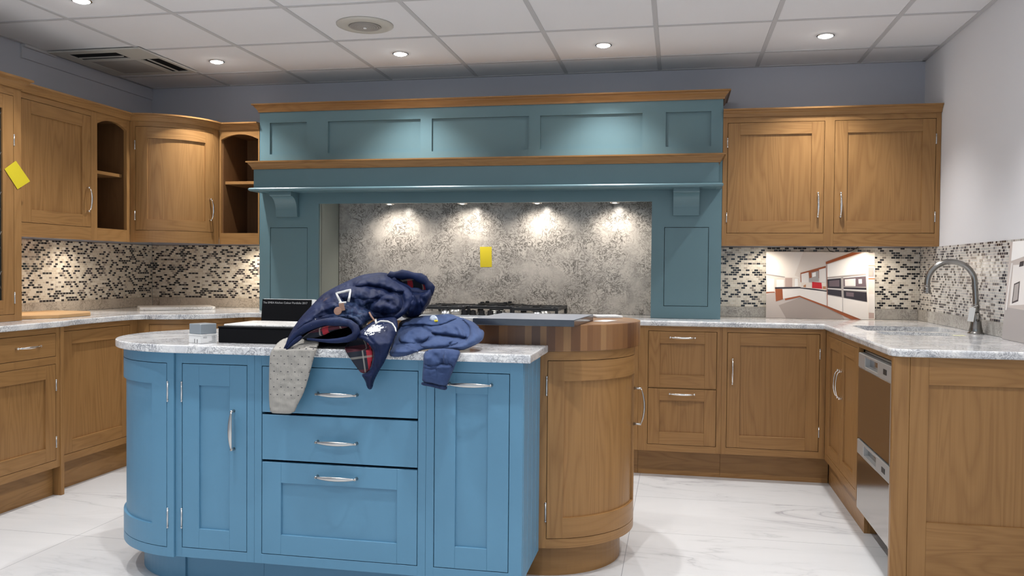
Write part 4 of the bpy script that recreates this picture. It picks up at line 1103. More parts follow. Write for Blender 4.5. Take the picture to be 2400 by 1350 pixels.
# propped kitchen photographs
PIC = {}
def pc(k, c):
    if k not in PIC: PIC[k] = plain('print_'+k, c, .25)
    return PIC[k]
pmats = [('cream', (.83, .76, .70)), ('ceil', (.93, .88, .83)), ('floor', (.42, .36, .33)), ('brown', (.36, .10, .035)), ('white', (.85, .82, .80)), ('dark', (.035, .03, .04)),
         ('red', (.62, .02, .03)), ('grey', (.42, .39, .38)), ('glass', (.16, .12, .14)), ('glow', (.97, .97, .96)), ('pink', (.55, .42, .38)), ('wood', (.50, .25, .13)), ('flr2', (.58, .52, .49))]
pml = [pc(k, c) for k, c in pmats]; pidx = {k: i for i, (k, c) in enumerate(pmats)}
def picture(t, layers, P0, eu, ev, nrm, nm='printed_picture'):
    g = MB(); k = 0
    for col, pts in layers:
        k += 1; g.mi = pidx[col]
        g.poly([P0+eu*x+ev*y+nrm*(.0005+.00012*k) for x, y in pts])
    return g.build(nm, pml, t)
def px(pts, x0=95, x1=1735, y0=1205, y1=140): return [(max(0, min(1, (x-x0)/(x1-x0))), max(0, min(1, (y0-y)/(y0-y1)))) for x, y in pts]
L = [('ceil', px([(95, 1205), (1735, 1205), (1735, 140), (95, 140)])),
     ('cream', px([(700, 140), (1735, 140), (1735, 400), (1060, 330), (1060, 460), (650, 560), (560, 520)])),
     ('flr2', px([(95, 1205), (95, 830), (240, 800), (420, 900), (650, 860), (1080, 1010), (1500, 1180), (1600, 1205)])),
     ('floor', px([(300, 1000), (650, 870), (1000, 990), (1300, 1120), (1350, 1205), (420, 1205)])),
     ('cream', px([(95, 500), (400, 545), (640, 560), (640, 720), (240, 740), (240, 800), (95, 830)])),
     ('glow', px([(110, 570), (225, 575), (225, 770), (110, 780)])), ('glow', px([(265, 590), (385, 590), (385, 710), (265, 715)])),
     ('pink', px([(405, 560), (520, 560), (520, 705), (405, 705)])), ('glow', px([(560, 570), (610, 570), (615, 690), (560, 700)])),
     ('grey', px([(95, 495), (400, 540), (400, 556), (95, 515)])),
     ('brown', px([(95, 793), (238, 785), (238, 797), (95, 812)])),
     ('white', px([(360, 738), (635, 728), (645, 850), (370, 895)])), ('brown', px([(243, 738), (360, 738), (370, 905), (255, 940)])),
     ('white', px([(640, 722), (1075, 765), (1080, 1000), (645, 850)])),
     ('dark', px([(238, 712), (635, 703), (1075, 752), (1075, 774), (640, 725), (240, 738)])),
     ('brown', px([(400, 892), (640, 842), (1082, 1000), (1620, 1205), (1455, 1205), (1078, 1030), (645, 866), (405, 920)])),
     ('cream', px([(660, 632), (1070, 625), (1070, 755), (840, 725), (660, 712)])),
     ('white', px([(660, 492), (785, 465), (788, 632), (668, 634)])), ('brown', px([(785, 465), (950, 418), (950, 560), (795, 570)])),
     ('grey', px([(830, 470), (945, 440), (945, 610), (795, 622), (795, 562), (835, 552)])),
     ('glow', px([(842, 478), (900, 462), (900, 530), (842, 545)])),
     ('white', px([(952, 420), (1062, 392), (1066, 630), (956, 620)])),
     ('brown', px([(655, 478), (1060, 362), (1060, 394), (662, 497)])), ('brown', px([(652, 480), (662, 480), (668, 636), (655, 620)])),
     ('red', px([(840, 620), (990, 632), (1000, 728), (838, 718)])),
     ('wood', px([(700, 680), (740, 660), (740, 708), (700, 706)])), ('wood', px([(1010, 690), (1060, 690), (1060, 735), (1010, 730)])),
     ('glow', px([(1066, 345), (1690, 150), (1695, 478), (1080, 540)])), ('white', px([(1080, 825), (1715, 930), (1730, 1205), (1620, 1205), (1082, 1000)])),
     ('brown', px([(1060, 298), (1480, 145), (1640, 145), (1062, 338)])),
     ('grey', px([(1080, 540), (1695, 478), (1712, 932), (1085, 828)])),
     ('dark', px([(1084, 578), (1300, 558), (1303, 722), (1086, 712)])), ('glass', px([(1110, 600), (1275, 585), (1275, 690), (1112, 690)])),
     ('dark', px([(1086, 735), (1306, 752), (1310, 852), (1088, 818)])),
     ('glass', px([(1340, 560), (1690, 525), (1695, 690), (1342, 688)])), ('white', px([(1360, 575), (1530, 560), (1530, 680), (1362, 682)])), ('white', px([(1575, 570), (1630, 566), (1632, 640), (1578, 642)])),
     ('dark', px([(1342, 755), (1702, 775), (1708, 925), (1346, 865)])), ('glass', px([(1380, 775), (1500, 785), (1500, 850), (1380, 840)])), ('dark', px([(1342, 700), (1697, 705), (1698, 735), (1342, 725)])),
     ('glow', px([(1084, 566), (1300, 545), (1300, 552), (1084, 574)])), ('glow', px([(1335, 545), (1692, 508), (1692, 520), (1335, 556)])), ('glow', px([(1338, 732), (1700, 742), (1700, 756), (1338, 744)])), ('glow', px([(1084, 722), (1303, 730), (1303, 738), (1084, 730)])),
     ('brown', px([(1072, 340), (1080, 340), (1085, 1000), (1077, 1000)])), ('grey', px([(1324, 865), (1330, 865), (1332, 1100), (1326, 1095)]))]
def leaning_board(lab, x0, x1, h, yb, yt, layers, back=False):
    t = thing('picture_board', lab, 'picture board', ((x0+x1)/2, (yb+yt)/2, .911))
    P0 = Vector((x0, yb, .9108)); eu = Vector((x1-x0, 0, 0)); ev = Vector((0, yt-yb, h)); nr = eu.cross(ev).normalized()
    if nr.y > 0: nr = -nr
    b = bmesh.new(); vs = [b.verts.new(P0+eu*x+ev*y) for x, y in ((0, 0), (1, 0), (1, 1), (0, 1))]; f = b.faces.new(vs)
    r = bmesh.ops.extrude_face_region(b, geom=[f])
    for v in [q for q in r['geom'] if isinstance(q, bmesh.types.BMVert)]: v.co -= nr*.008
    g = MB(); g._join(b); g.build('panel', M['white'], t); picture(t, layers, P0, eu, ev, nr)
leaning_board('large glossy photo board of a white and walnut kitchen leaning on the back wall', .548, 1.152, .413, 5.470, 5.520, L)
L2 = [('cream', [(0, 0), (1, 0), (1, 1), (0, 1)]), ('white', [(.72, .02), (1, .02), (1, .38), (.72, .40)]), ('wood', [(.8, .60), (1, .60), (1, .62), (.8, .62)]), ('wood', [(.8, .80), (1, .80), (1, .81), (.8, .81)]),
      ('grey', [(.83, .64), (.99, .64), (.99, .78), (.83, .78)]), ('red', [(.85, .70), (.89, .70), (.89, .74), (.85, .74)]), ('pink', [(.92, .66), (.97, .66), (.97, .71), (.92, .71)]), ('dark', [(.85, .65), (.87, .65), (.87, .67), (.85, .67)]), ('pink', [(.8, .02), (.99, .02), (.99, .10), (.8, .11)])]
leaning_board('second photo board showing only its right strip behind the white kitchen board', .70, 1.192, .410, 5.492, 5.529, L2)
# right hand board, leaning on the right wall
t = thing('picture_board', 'pale photo board leaning on the right wall at the photo edge', 'picture board', (1.43, 3.9, .911))
P0 = Vector((1.418, 4.085, .9108)); eu = Vector((0, -.56, 0)); ev = Vector((.026, 0, .43)); nr = Vector((-1, 0, .0605)).normalized()
b = bmesh.new(); vs = [b.verts.new(P0+eu*x+ev*y) for x, y in ((0, 0), (1, 0), (1, 1), (0, 1))]; f = b.faces.new(vs); r = bmesh.ops.extrude_face_region(b, geom=[f])
for v in [q for q in r['geom'] if isinstance(q, bmesh.types.BMVert)]: v.co -= nr*.008
g = MB(); g._join(b); g.build('panel', M['white'], t)
LR = [('flr2', [(0, 0), (1, 0), (1, 1), (0, 1)]), ('grey', [(0, 0), (1, 0), (1, .30), (0, .33)]), ('white', [(.10, .35), (1, .42), (1, .78), (.10, .76)]), ('glow', [(.05, .8), (.4, .86), (.4, 1), (.05, 1)]),
      ('dark', [(.14, .37), (.26, .40), (.26, .60), (.15, .57)]), ('grey', [(.155, .39), (.245, .415), (.245, .58), (.165, .56)]), ('white', [(.02, .3), (.05, .3), (.09, .78), (.06, .78)]), ('dark', [(.22, .74), (.30, .75), (.30, .80), (.23, .79)])]
picture(t, LR, P0, eu, ev, nr)

# chopping board and marble sample on the left worktop
g = MB(); g.prism([(-3.70, 3.875), (-3.42, 3.875), (-3.315, 4.045), (-3.315, 4.30), (-3.42, 4.43), (-3.70, 4.43)], .9105, .930, .002, seg=1)
tag(g.build('chopping_board', M['board']), 'oak chopping board with clipped corners on the left worktop', 'chopping board')
g = MB(); R2 = Matrix.Translation((-3.33, 5.17, 0)) @ Matrix.Rotation(math.radians(38), 4, 'Z')
g.prism([(-.235, -.15), (.215, -.15), (.235, -.13), (.235, .13), (.215, .15), (-.235, .15)], .9105, .930, .003, M4=R2, seg=2)
tag(g.build('quartz_sample_slab', M['slabtop']), 'thin white quartz sample slab lying in the curved corner of the left worktop', 'sample slab')
# slate on block
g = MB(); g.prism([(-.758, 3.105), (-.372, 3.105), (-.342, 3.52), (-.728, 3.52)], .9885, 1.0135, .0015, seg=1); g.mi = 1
g.prism([(-.756, 3.107), (-.374, 3.107), (-.344, 3.518), (-.726, 3.518)], 1.0133, 1.0139)  # thin top plate: the slate's bright reflection painted as a paler grey
tag(g.build('slate_slab', [M['slate'], plain('slate_top_reflection', (.26, .275, .31), .35)]), 'dark grey slate slab lying across the butcher block', 'slab')
# folded paper + label on block
g = MB(); F_ = Matrix.Translation((-.30, 3.80, .9885)) @ Matrix.Rotation(math.radians(22), 4, 'Z')
for k in range(3): g.box(-.07, .05, -.055+.004*k, .05, .0012+.0030*k, .0030+.0030*k, .0005, F_)
g.tube([F_ @ Vector((-.07, -.05, .006)), F_ @ Vector((-.077, -.05, .004)), F_ @ Vector((-.07, -.05, .002))], .0012, 6)
tag(g.build('folded_leaflet', M['white']), 'folded white leaflet behind the slate slab on the butcher block', 'leaflet')
g = MB(); g.box(-.055, .055, -.03, .03, .9885, .9890, 0, Matrix.Translation((-.292, 3.52, 0)) @ Matrix.Rotation(math.radians(70), 4, 'Z'))
tag(g.build('paper_label', M['white']), 'small white paper label flat on the rounded end of the butcher block', 'label')
g = MB(); g.box(1.262, 1.315, 4.222, 4.262, .9105, .911, 0, None); mt_ = plain('pale_yellow_paper', (.80, .78, .50), .7)
tag(g.build('paper_scrap', mt_), 'pale yellow paper scrap beside the small sink bowl', 'paper')
# cable under right cupboard
g = MB(); g.tube([(.905, 5.50, ZU0+.004), (.925, 5.515, 1.332), (.965, 5.53, 1.322), (1.02, 5.535, 1.324), (1.06, 5.52, 1.335), (1.09, 5.50, ZU0+.004)], .0022, 6)
tag(g.build('light_cable', M['black']), 'thin black cable looping down below the right double wall cupboard', 'cable')

# black sample box, slab on it, folder behind, grey tin
BX0, BX1, BY0, BY1 = -1.705, -1.165, 2.921, 3.175
t = thing('display_box', 'long black display box on the island top', 'box', (-1.43, 3.05, .912))
g = MB(); g.box(BX0, BX1, BY0, BY1, .9125, .968, .0015); g.build('body', M['black'], t)
g = MB(); g.box(BX0-.002, BX1+.002, BY0-.002, BY1+.002, .9685, .974, .001); g.build('lid', M['black'], t)
g = MB(); g.prism([(-1.690, 2.935), (-1.20, 2.935), (-1.20, 3.165), (-1.690, 3.165)], .9745, .9825, .002, seg=1)
tag(g.build('quartz_sample_slab', M['slabtop']), 'white quartz sample slab lying on the black display box', 'sample slab')
t = thing('portfolio_folder', 'black portfolio folder with white lettering standing behind the display box', 'folder', (-1.62, 3.33, .912))
FM = Matrix.Translation((-1.622, 3.315, .9125)) @ Matrix.Rotation(math.radians(-7), 4, 'X')
g = MB(); g.box(-.118, .106, 0, .006, 0, .152, .002, FM, 2); g.build('cover', M['black'], t)
g = MB(); g.box(-.116, .120, .0065, .024, .001, .1545, .003, FM, 2); g.build('page_block', M['white'], t)
g = MB(); g.box(-.116, .119, .0245, .029, 0, .154, .002, FM, 2); g.build('back_cover', M['black'], t)
cu_ = bpy.data.curves.new('lettering', 'FONT'); cu_.body = 'The EMEA Kitchen Colour Portfolio 2017'; cu_.size = .0118; cu_.extrude = .0002; cu_.align_x = 'LEFT'
tmp = bpy.data.objects.new('tmp', cu_); COL.objects.link(tmp)
bpy.context.view_layer.update()
me = bpy.data.meshes.new_from_object(tmp.evaluated_get(bpy.context.evaluated_depsgraph_get()))
bpy.data.objects.remove(tmp)
w_ = max(v.co.x for v in me.vertices)-min(v.co.x for v in me.vertices)
TM = Matrix.Translation(-Vector(t.location)) @ FM @ Matrix.Translation((-.113, -.0006, .1335)) @ Matrix.Rotation(PI/2, 4, 'X') @ Matrix.Scale(.202/w_, 4, (1, 0, 0))
me.transform(TM); me.materials.clear(); me.materials.append(plain('grey_print', (.42, .42, .42), .5)); o = link('lettering', me, t)
# grey tin on white carton, corner to the camera
t = thing('sample_tin', 'small grey lidded box on a white carton at the left end of the black box', 'box', (-1.765, 2.93, .912))
GM = Matrix.Translation((-1.762, 2.905, 0)) @ Matrix.Rotation(math.radians(66), 4, 'Z')
g = MB(); g.box(-.036, .036, -.040, .032, .9125, .942, .001, GM); g.build('carton', M['white'], t)
g = MB(); g.box(-.038, .041, -.042, .034, .9425, .946, .0008, GM); g.build('carton_lid', M['white'], t)
g = MB(); g.box(-.035, .035, -.039, .031, .9465, .985, .0015, GM); g.build('lid', M['greybox'], t)
g = MB()
for a, b_, c_, d_ in ((-.022, -.0195, .914, .928), (-.006, -.0035, .914, .929)): g.box(-.0365, -.0360, a, b_, c_, d_, 0, GM)
for a, b_, c_, d_ in ((-.018, -.004, .936, .9368), (.018, .032, .936, .9368), (-.018, -.004, .932, .9328), (.020, .034, .932, .9328), (.020, .034, .928, .9286), (.020, .034, .923, .9236), (.006, .034, .918, .9186)): g.box(a-.006, b_-.004, -.0405, -.0400, c_, d_, 0, GM)
g.build('print', M['black'], t)

# ------------------------------------------------------------------ clothes
def seg_d(px_, py_, ax, ay, bx, by):
    dx, dy = bx-ax, by-ay; L2_ = dx*dx+dy*dy
    s_ = 0 if L2_ == 0 else max(0, min(1, ((px_-ax)*dx+(py_-ay)*dy)/L2_))
    qx, qy = ax+s_*dx, ay+s_*dy
    return math.hypot(px_-qx, py_-qy), qx, qy
def in_poly(x, y, P_):
    c = False; j = len(P_)-1
    for i in range(len(P_)):
        xi, yi = P_[i]; xj, yj = P_[j]
        if (yi > y) != (yj > y) and x < (xj-xi)*(y-yi)/(yj-yi)+xi: c = not c
        j = i
    return c
def smooth_poly(P_, it=2):
    for _ in range(it):
        Q = []
        for i in range(len(P_)):
            a, b = P_[i], P_[(i+1) % len(P_)]
            Q += [(a[0]*.75+b[0]*.25, a[1]*.75+b[1]*.25), (a[0]*.25+b[0]*.75, a[1]*.25+b[1]*.75)]
        P_ = Q
    return P_
def y_limit(px, py):
    """furthest Y a cloth point may have before it would sink into the worktop or the box on it"""
    d = cf + cr*((px-1200)/F_PX) - cu*((py-675)/F_PX)
    def hit(z): return 99 if d.z > -1e-4 else (z-EYE)/d.z*d.y
    y = hit(.9135)
    if y < 2.787: y = 2.787
    x_at = (d.x/d.y)*2.92
    if BX0-.01 < x_at < BX1+.01:
        yb_ = hit(.984)
        if yb_ < 2.917: y = min(y, 2.917)
        elif yb_ < 3.18: y = min(y, yb_)
    return y
class Puff:
    """stuffed cloth form: an outline with real thickness in front and behind, and stitched folds"""
    def __init__(s, outline, yc, front, back, R, folds=(), amp=.004, ns=18, step=3.2, sharp=1, seed=0):
        s.P = smooth_poly(outline, 1 if sharp else 2); s.yc = yc; s.front = front; s.back = back; s.R = R
        s.folds = folds; s.amp = amp; s.ns = ns; s.step = step; s.seed = seed
    def edge(s, x, y):
        best = (1e9, x, y)
        for i in range(len(s.P)):
            a, b = s.P[i], s.P[(i+1) % len(s.P)]; d = seg_d(x, y, *a, *b)
            if d[0] < best[0]: best = d
        return best
    def depth(s, x, y, d, sgn):
        k = min(1, max(0, d)/s.R); prof = math.sqrt(max(0, 1-(1-k)**2))
        yc = s.yc(x, y) if callable(s.yc) else s.yc
        th = (s.front if sgn > 0 else s.back)*prof
        if sgn > 0:
            w = 0
            for pl, dep, wid in s.folds:
                m_ = min(seg_d(x, y, *pl[i], *pl[i+1])[0] for i in range(len(pl)-1))
                w += dep*math.exp(-(m_/wid)**2)
            p = Vector((x/600*s.ns, y/600*s.ns, s.seed))
            th += prof*(s.amp*(noise.noise(p)+.5*noise.noise(p*2.3)+.25*noise.noise(p*5.1)))-w*min(1, k*2.5)
            return yc-max(th, .0)
        return yc+th
    def surf(s, x, y): return at(x, y, s.depth(x, y, s.edge(x, y)[0], 1))
    def add(s, g):
        xs_ = [p[0] for p in s.P]; ys_ = [p[1] for p in s.P]; st = s.step
        nx = int((max(xs_)-min(xs_))/st)+3; ny = int((max(ys_)-min(ys_))/st)+3
        ox, oy = min(xs_)-st, min(ys_)-st
        info = {}
        for i in range(nx+1):
            for j in range(ny+1):
                x, y = ox+i*st, oy+j*st; info[i, j] = in_poly(x, y, s.P)
        b = bmesh.new(); fv = {}; bv = {}
        def vert(i, j):
            if (i, j) in fv: return
            x, y = ox+i*st, oy+j*st; d, qx, qy = s.edge(x, y)
            if not info[i, j] or d < st*.45:
                yc = s.yc(qx, qy) if callable(s.yc) else s.yc
                v = b.verts.new(at(qx, qy, min(yc, y_limit(qx, qy)-.001))); fv[i, j] = v; bv[i, j] = v
            else:
                yl = y_limit(x, y); fv[i, j] = b.verts.new(at(x, y, min(s.depth(x, y, d, 1), yl-.004))); bv[i, j] = b.verts.new(at(x, y, min(s.depth(x, y, d, -1), yl)))
        for i in range(nx):
            for j in range(ny):
                q = [(i, j), (i+1, j), (i+1, j+1), (i, j+1)]
                if sum(info[k] for k in q) < 1: continue
                for k in q: vert(*k)
                for dct in (fv, bv):
                    vs = []
                    for k in q:
                        if dct[k] not in vs: vs.append(dct[k])
                    if len(vs) >= 3 and not (dct is bv and all(bv[k] is fv[k] for k in q)):
                        try: b.faces.new(vs)
                        except ValueError: pass
        bmesh.ops.remove_doubles(b, verts=b.verts[:], dist=.0004)
        g._join(b, None, True)
lerp = lambda a, b, t_: a+(b-a)*max(0, min(1, t_))
A = lambda pts: [(600+x/4.5, 630+y/4.5) for x, y in pts]      # coordinates read in two enlarged views
B = lambda pts: [(820+x/4.5, 630+y/4.5) for x, y in pts]
jk = thing('padded_jacket', 'dark navy padded jacket with tartan lining heaped on the island, splashed with white plaster', 'jacket', (-1.2, 2.95, .913))
# torso
tor = [(655, 839), (664, 818), (673, 795), (683, 775), (695, 757), (708, 740), (724, 723), (740, 706), (755, 690), (775, 678), (800, 665), (822, 655), (847, 644), (875, 640), (898, 638), (915, 643),
       (930, 652), (950, 664), (966, 680), (972, 700), (962, 722), (945, 740), (925, 752), (905, 752), (885, 746), (868, 752), (853, 765), (842, 772), (835, 762), (826, 756), (800, 751), (760, 755), (728, 766), (704, 780), (684, 799), (668, 820)]
TY = lambda x, y: lerp(3.07, 2.80, (y-650)/170)+lerp(0, .03, (x-850)/120)
folds = [(B([(0, 200), (130, 175), (350, 195), (450, 240)]), .018, 7), (B([(430, 235), (350, 300), (290, 330)]), .022, 6), (B([(540, 270), (565, 340), (540, 420), (480, 470)]), .022, 6),
         (B([(190, 400), (220, 465), (300, 485), (380, 450)]), .030, 7), (B([(100, 400), (190, 395), (280, 350), (420, 330)]), .016, 6), (A([(480, 660), (560, 600), (700, 545), (900, 530), (1040, 565), (1090, 640)]), .012, 3.2),
         (A([(420, 560), (600, 420), (800, 240), (1000, 150)]), .010, 9), (A([(700, 470), (860, 440), (1000, 480)]), .010, 8), (B([(-50, 330), (60, 360), (130, 440)]), .012, 7), (B([(250, 120), (420, 150), (540, 220)]), .010, 7)]
T1 = Puff(tor, TY, .085, .10, 62, folds, .022, 20, 2.6, 1, 1.0)
g = MB(); T1.add(g)
def over(base, outline, lift, back, R, folds=(), amp=.008, ns=24, seed=0, sharp=2, step=2.6):
    """a further stuffed fold lying on an existing one"""
    f = lambda x, y: base.depth(x, y, base.edge(x, y)[0] if in_poly(x, y, base.P) else 0, 1)+back*.5
    return Puff(outline, f, lift, back, R, folds, amp, ns, step, 1 if sharp == 1 else 0, seed)
over(T1, B([(270, 340), (350, 275), (450, 262), (530, 290), (562, 350), (560, 410), (520, 455), (440, 480), (340, 482), (260, 440), (225, 390)]), .045, .02, 17, [(B([(330, 330), (420, 350), (500, 420)]), .010, 5)], seed=21).add(g)
over(T1, B([(60, 130), (200, 70), (350, 48), (440, 90), (520, 165), (590, 225), (560, 262), (440, 245), (330, 205), (180, 180), (40, 210)]), .030, .02, 15, (), seed=22).add(g)
over(T1, B([(-160, 250), (-40, 170), (120, 180), (300, 230), (330, 290), (240, 330), (140, 330), (20, 330), (-90, 330)]), .022, .02, 16, (), seed=23).add(g)
over(T1, B([(120, 400), (220, 350), (330, 335), (380, 400), (360, 450), (300, 475), (235, 455), (190, 430)]), .024, .02, 12, (), .010, 30, seed=24).add(g)
over(T1, A([(470, 665), (560, 590), (700, 520), (860, 480), (1000, 470), (1110, 520), (1150, 600), (1110, 690), (1065, 700), (1050, 620), (980, 565), (860, 545), (700, 555), (590, 600)]), .020, .02, 9, [(A([(x_, 480), (x_-30, 560)]), .004, 3) for x_ in (640, 740, 850, 950, 1040)], .006, 40, seed=25).add(g)
over(T1, A([(400, 640), (520, 480), (660, 380), (820, 330), (960, 380), (1040, 440), (980, 470), (840, 470), (680, 520), (560, 590), (460, 660)]), .018, .02, 17, (), .008, 26, seed=26).add(g)
# right lobe / shoulder under the hood
lob = B([(515, 440), (545, 300), (620, 240), (760, 250), (850, 200), (868, 250), (862, 310), (830, 385), (790, 435), (745, 495), (660, 525), (590, 530), (540, 500)])
T2 = Puff(lob, lambda x, y: 3.06, .07, .08, 34, [(B([(560, 300), (690, 330), (700, 450), (640, 520)]), .02, 6), (B([(700, 280), (780, 330), (760, 420)]), .014, 6)], .012, 22, 3.0, 1, 3.0); T2.add(g)
over(T2, B([(555, 250), (640, 245), (700, 290), (715, 360), (690, 440), (640, 505), (590, 470), (560, 400), (545, 320)]), .030, .02, 12, (), seed=27).add(g)
over(T2, B([(720, 270), (800, 230), (855, 240), (860, 310), (815, 390), (760, 440), (735, 360)]), .020, .02, 10, (), seed=28).add(g)
# hood rim (behind and above the torso)
hood_c = B([(425, 85), (450, 72), (520, 62), (640, 64), (770, 105), (825, 160), (858, 225), (840, 262), (780, 262), (700, 250), (620, 225), (540, 190), (470, 140)])
hp = [at(x, y, 3.06) for x, y in smooth_poly(hood_c, 1)]
g.tube(hp, [.016+.004*math.sin(i*1.9) for i in range(len(hp))], 10, closed=True)
# quilted hem band round the mouth
rim = A([(300, 845), (340, 790), (420, 700), (520, 628), (610, 590), (720, 562), (880, 556), (990, 575), (1045, 620), (1058, 670), (1035, 715), (960, 745), (860, 758), (760, 762), (640, 752), (540, 742)])
rm = smooth_poly(rim, 1)[2:]
rp = [at(x, y, lerp(2.80, 2.775, (y-755)/40)) for x, y in rim]
g.tube(rp, [.004, .008, .012]+[.0145+.0016*math.sin(i*2.6) for i in range(8)]+[.011, .009, .007, .005, .004], 10)
tip = A([(470, 690), (360, 770), (300, 860), (262, 930), (252, 945), (300, 905), (330, 850), (420, 790), (500, 730)])
Puff(tip, 2.775, .014, .012, 8, (), .003, 30, 2.4, 1, 8).add(g)
# hanging front flap
fl = B([(60, 690), (150, 625), (230, 560), (300, 515), (380, 490), (470, 488), (508, 560), (508, 640), (440, 800), (385, 950), (300, 1090), (255, 1180), (238, 1262), (205, 1278), (178, 1245), (165, 1185), (118, 1115), (160, 1105), (205, 1080), (240, 1000), (255, 920), (245, 860), (205, 795), (140, 745), (80, 730)])
FY = lambda x, y: lerp(2.93, 2.772, (y-735)/70)
T3 = Puff(fl, FY, .050, .035, 22, [(B([(90, 700), (190, 720), (270, 800), (300, 900), (290, 1040)]), .010, 3), (B([(300, 560), (420, 560), (490, 620)]), .014, 5), (B([(250, 850), (330, 900), (400, 780)]), .006, 5)], .010, 26, 2.8, 1, 5.0); T3.add(g)
sh = g.build('shell', M['shell'], jk)
for p in sh.data.polygons: p.use_smooth = True
# linings: dished surfaces set back in the openings
def dish(outline, yc, depth, R, mat, name, parent, seed=0):
    P_ = Puff(outline, yc, -depth, .004, R, (), 0, 10, 3.0, 1, seed)
    P_.depth = lambda x, y, d, sgn: (yc(x, y) if callable(yc) else yc)+depth*math.sqrt(max(0, 1-(1-min(1, max(0, d)/R))**2))+(.004 if sgn < 0 else 0)
    g = MB(); P_.add(g); return g.build(name, mat, parent)
M['void'] = plain('hem_shade', (.003, .004, .008), .9); M['void'].node_tree.nodes['Principled BSDF'].inputs['Specular IOR Level'].default_value = .05  # deep shade inside the hem opening, painted near-black
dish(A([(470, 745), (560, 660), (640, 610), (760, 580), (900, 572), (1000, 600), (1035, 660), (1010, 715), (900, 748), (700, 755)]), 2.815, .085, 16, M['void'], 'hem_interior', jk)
g = MB(); Puff(A([(470, 742), (530, 690), (600, 648), (700, 612), (800, 594), (900, 588), (1000, 602), (940, 625), (860, 640), (780, 668), (720, 700), (650, 722), (560, 742)]), 2.812, .010, .004, 6, (), .004, 50, 2.4, 1, 31).add(g); g.build('hem_lining', M['plaid'], jk)
dish(B([(-60, 830), (-10, 770), (70, 735), (150, 750), (215, 810), (245, 880), (238, 1000), (195, 1095), (125, 1108), (70, 1040), (20, 970), (-30, 900)]), lambda x, y: lerp(2.80, 2.785, (y-800)/60), .030, 14, M['plaid'], 'flap_lining', jk)
dish(B([(430, 100), (470, 80), (560, 78), (680, 88), (770, 125), (820, 180), (835, 240), (760, 250), (690, 238), (590, 205), (500, 165)]), 3.055, .035, 14, M['plaid2'], 'hood_lining', jk)
# strap loop and toggle
def onT(P_, pts, off=.004): return [P_.surf(x, y)+Vector((0, -off, 0)) for x, y in pts]
def dense(pts, n=5):
    o = []
    for i in range(len(pts)-1):
        for k in range(n): o.append((lerp(pts[i][0], pts[i+1][0], k/n), lerp(pts[i][1], pts[i+1][1], k/n)))
    return o+[pts[-1]]
g = MB(); g.tube(onT(T1, dense(A([(938, 362), (905, 300), (885, 258), (960, 240), (1033, 222), (1022, 290), (1012, 345)])), .034), .0045, 8, flat=(.35, Vector((0, -1, 0))))
g.tube(onT(T1, dense(A([(920, 358), (990, 352)])), .034), .004, 8)
g.build('webbing_loop', M['tape'], jk)
g = MB(); c_ = onT(T1, A([(893, 442)]), .026)[0]
b = bmesh.new(); bmesh.ops.create_cone(b, cap_ends=True, segments=28, radius1=.0150, radius2=.0150, depth=.004); bmesh.ops.bevel(b, geom=b.edges[:], offset=.001, segments=1, affect='EDGES')
g._join(b, Matrix.Translation(c_) @ Matrix.Rotation(math.radians(80), 4, 'X'))
c2_ = onT(T1, A([(942, 400)]), .032)[0]; g.box(-.010, .010, -.0015, .0015, -.014, .014, .002, Matrix.Translation(c2_) @ Matrix.Rotation(math.radians(-12), 4, 'Y'))
g.build('leather_toggle', M['leather'], jk)
g = MB(); g.tube([at(820+x/4.5, 630+y/4.5, Y) for x, y, Y in ((205, 460, 2.885), (225, 500, 2.875), (255, 540, 2.87), (275, 570, 2.868))], .0035, 8); g.build('toggle_strap', M['leather'], jk)
g = MB(); g.tube(onT(T3, dense(B([(285, 572), (330, 552), (400, 556), (450, 580), (482, 630), (486, 665)]), 4), .003), .0038, 8, flat=(.5, Vector((0, -1, 0)))); g.tube(onT(T3, dense(B([(278, 535), (282, 580)]), 3), .005), .0035, 8); g.build('white_cord', M['tape'], jk)

# sweatshirt
sw = thing('sweatshirt', 'faded blue sweatshirt crumpled on the island with one cuff hanging over the edge', 'sweatshirt', (-.85, 2.95, .913))
so = B([(440, 800), (505, 640), (520, 555), (620, 520), (730, 498), (850, 492), (960, 482), (1060, 474), (1150, 508), (1250, 538), (1325, 572), (1365, 630), (1418, 655), (1414, 720), (1388, 768), (1290, 822), (1170, 868), (1060, 850), (900, 842), (790, 850), (690, 880), (600, 920), (480, 934), (408, 915)])
SY = lambda x, y: lerp(3.06, 2.815, (y-740)/85)
S1 = Puff(so, SY, .040, .045, 30, [(B([(520, 660), (640, 610), (760, 610), (830, 660), (900, 690), (1100, 715), (1230, 740)]), .018, 4), (B([(560, 800), (640, 760), (760, 790), (900, 720)]), .014, 7), (B([(470, 810), (560, 820), (640, 870)]), .014, 5), (B([(700, 700), (700, 850)]), .003, 2)], .016, 20, 2.6, 1, 11)
g = MB(); S1.add(g)
over(S1, B([(1150, 520), (1250, 540), (1335, 578), (1380, 640), (1416, 660), (1412, 720), (1386, 765), (1290, 820), (1170, 864), (1050, 852), (1010, 835), (1120, 800), (1210, 765), (1262, 700), (1262, 620), (1220, 565)]), .040, .02, 12, [(B([(1330, 600), (1380, 700), (1340, 780)]), .010, 4)], .006, 26, seed=41).add(g)
over(S1, B([(412, 912), (448, 825), (520, 785), (590, 800), (660, 830), (790, 846), (700, 878), (600, 918), (480, 932)]), .032, .02, 10, [(B([(520, 850), (600, 850)]), .012, 4)], .006, 26, seed=42).add(g)
over(S1, B([(522, 560), (620, 525), (760, 500), (960, 486), (1100, 500), (1160, 520), (1060, 560), (960, 600), (860, 610), (740, 588), (620, 600), (530, 620)]), .026, .02, 10, [(B([(600, 560), (760, 550), (900, 570)]), .006, 4)], .008, 26, seed=43).add(g)
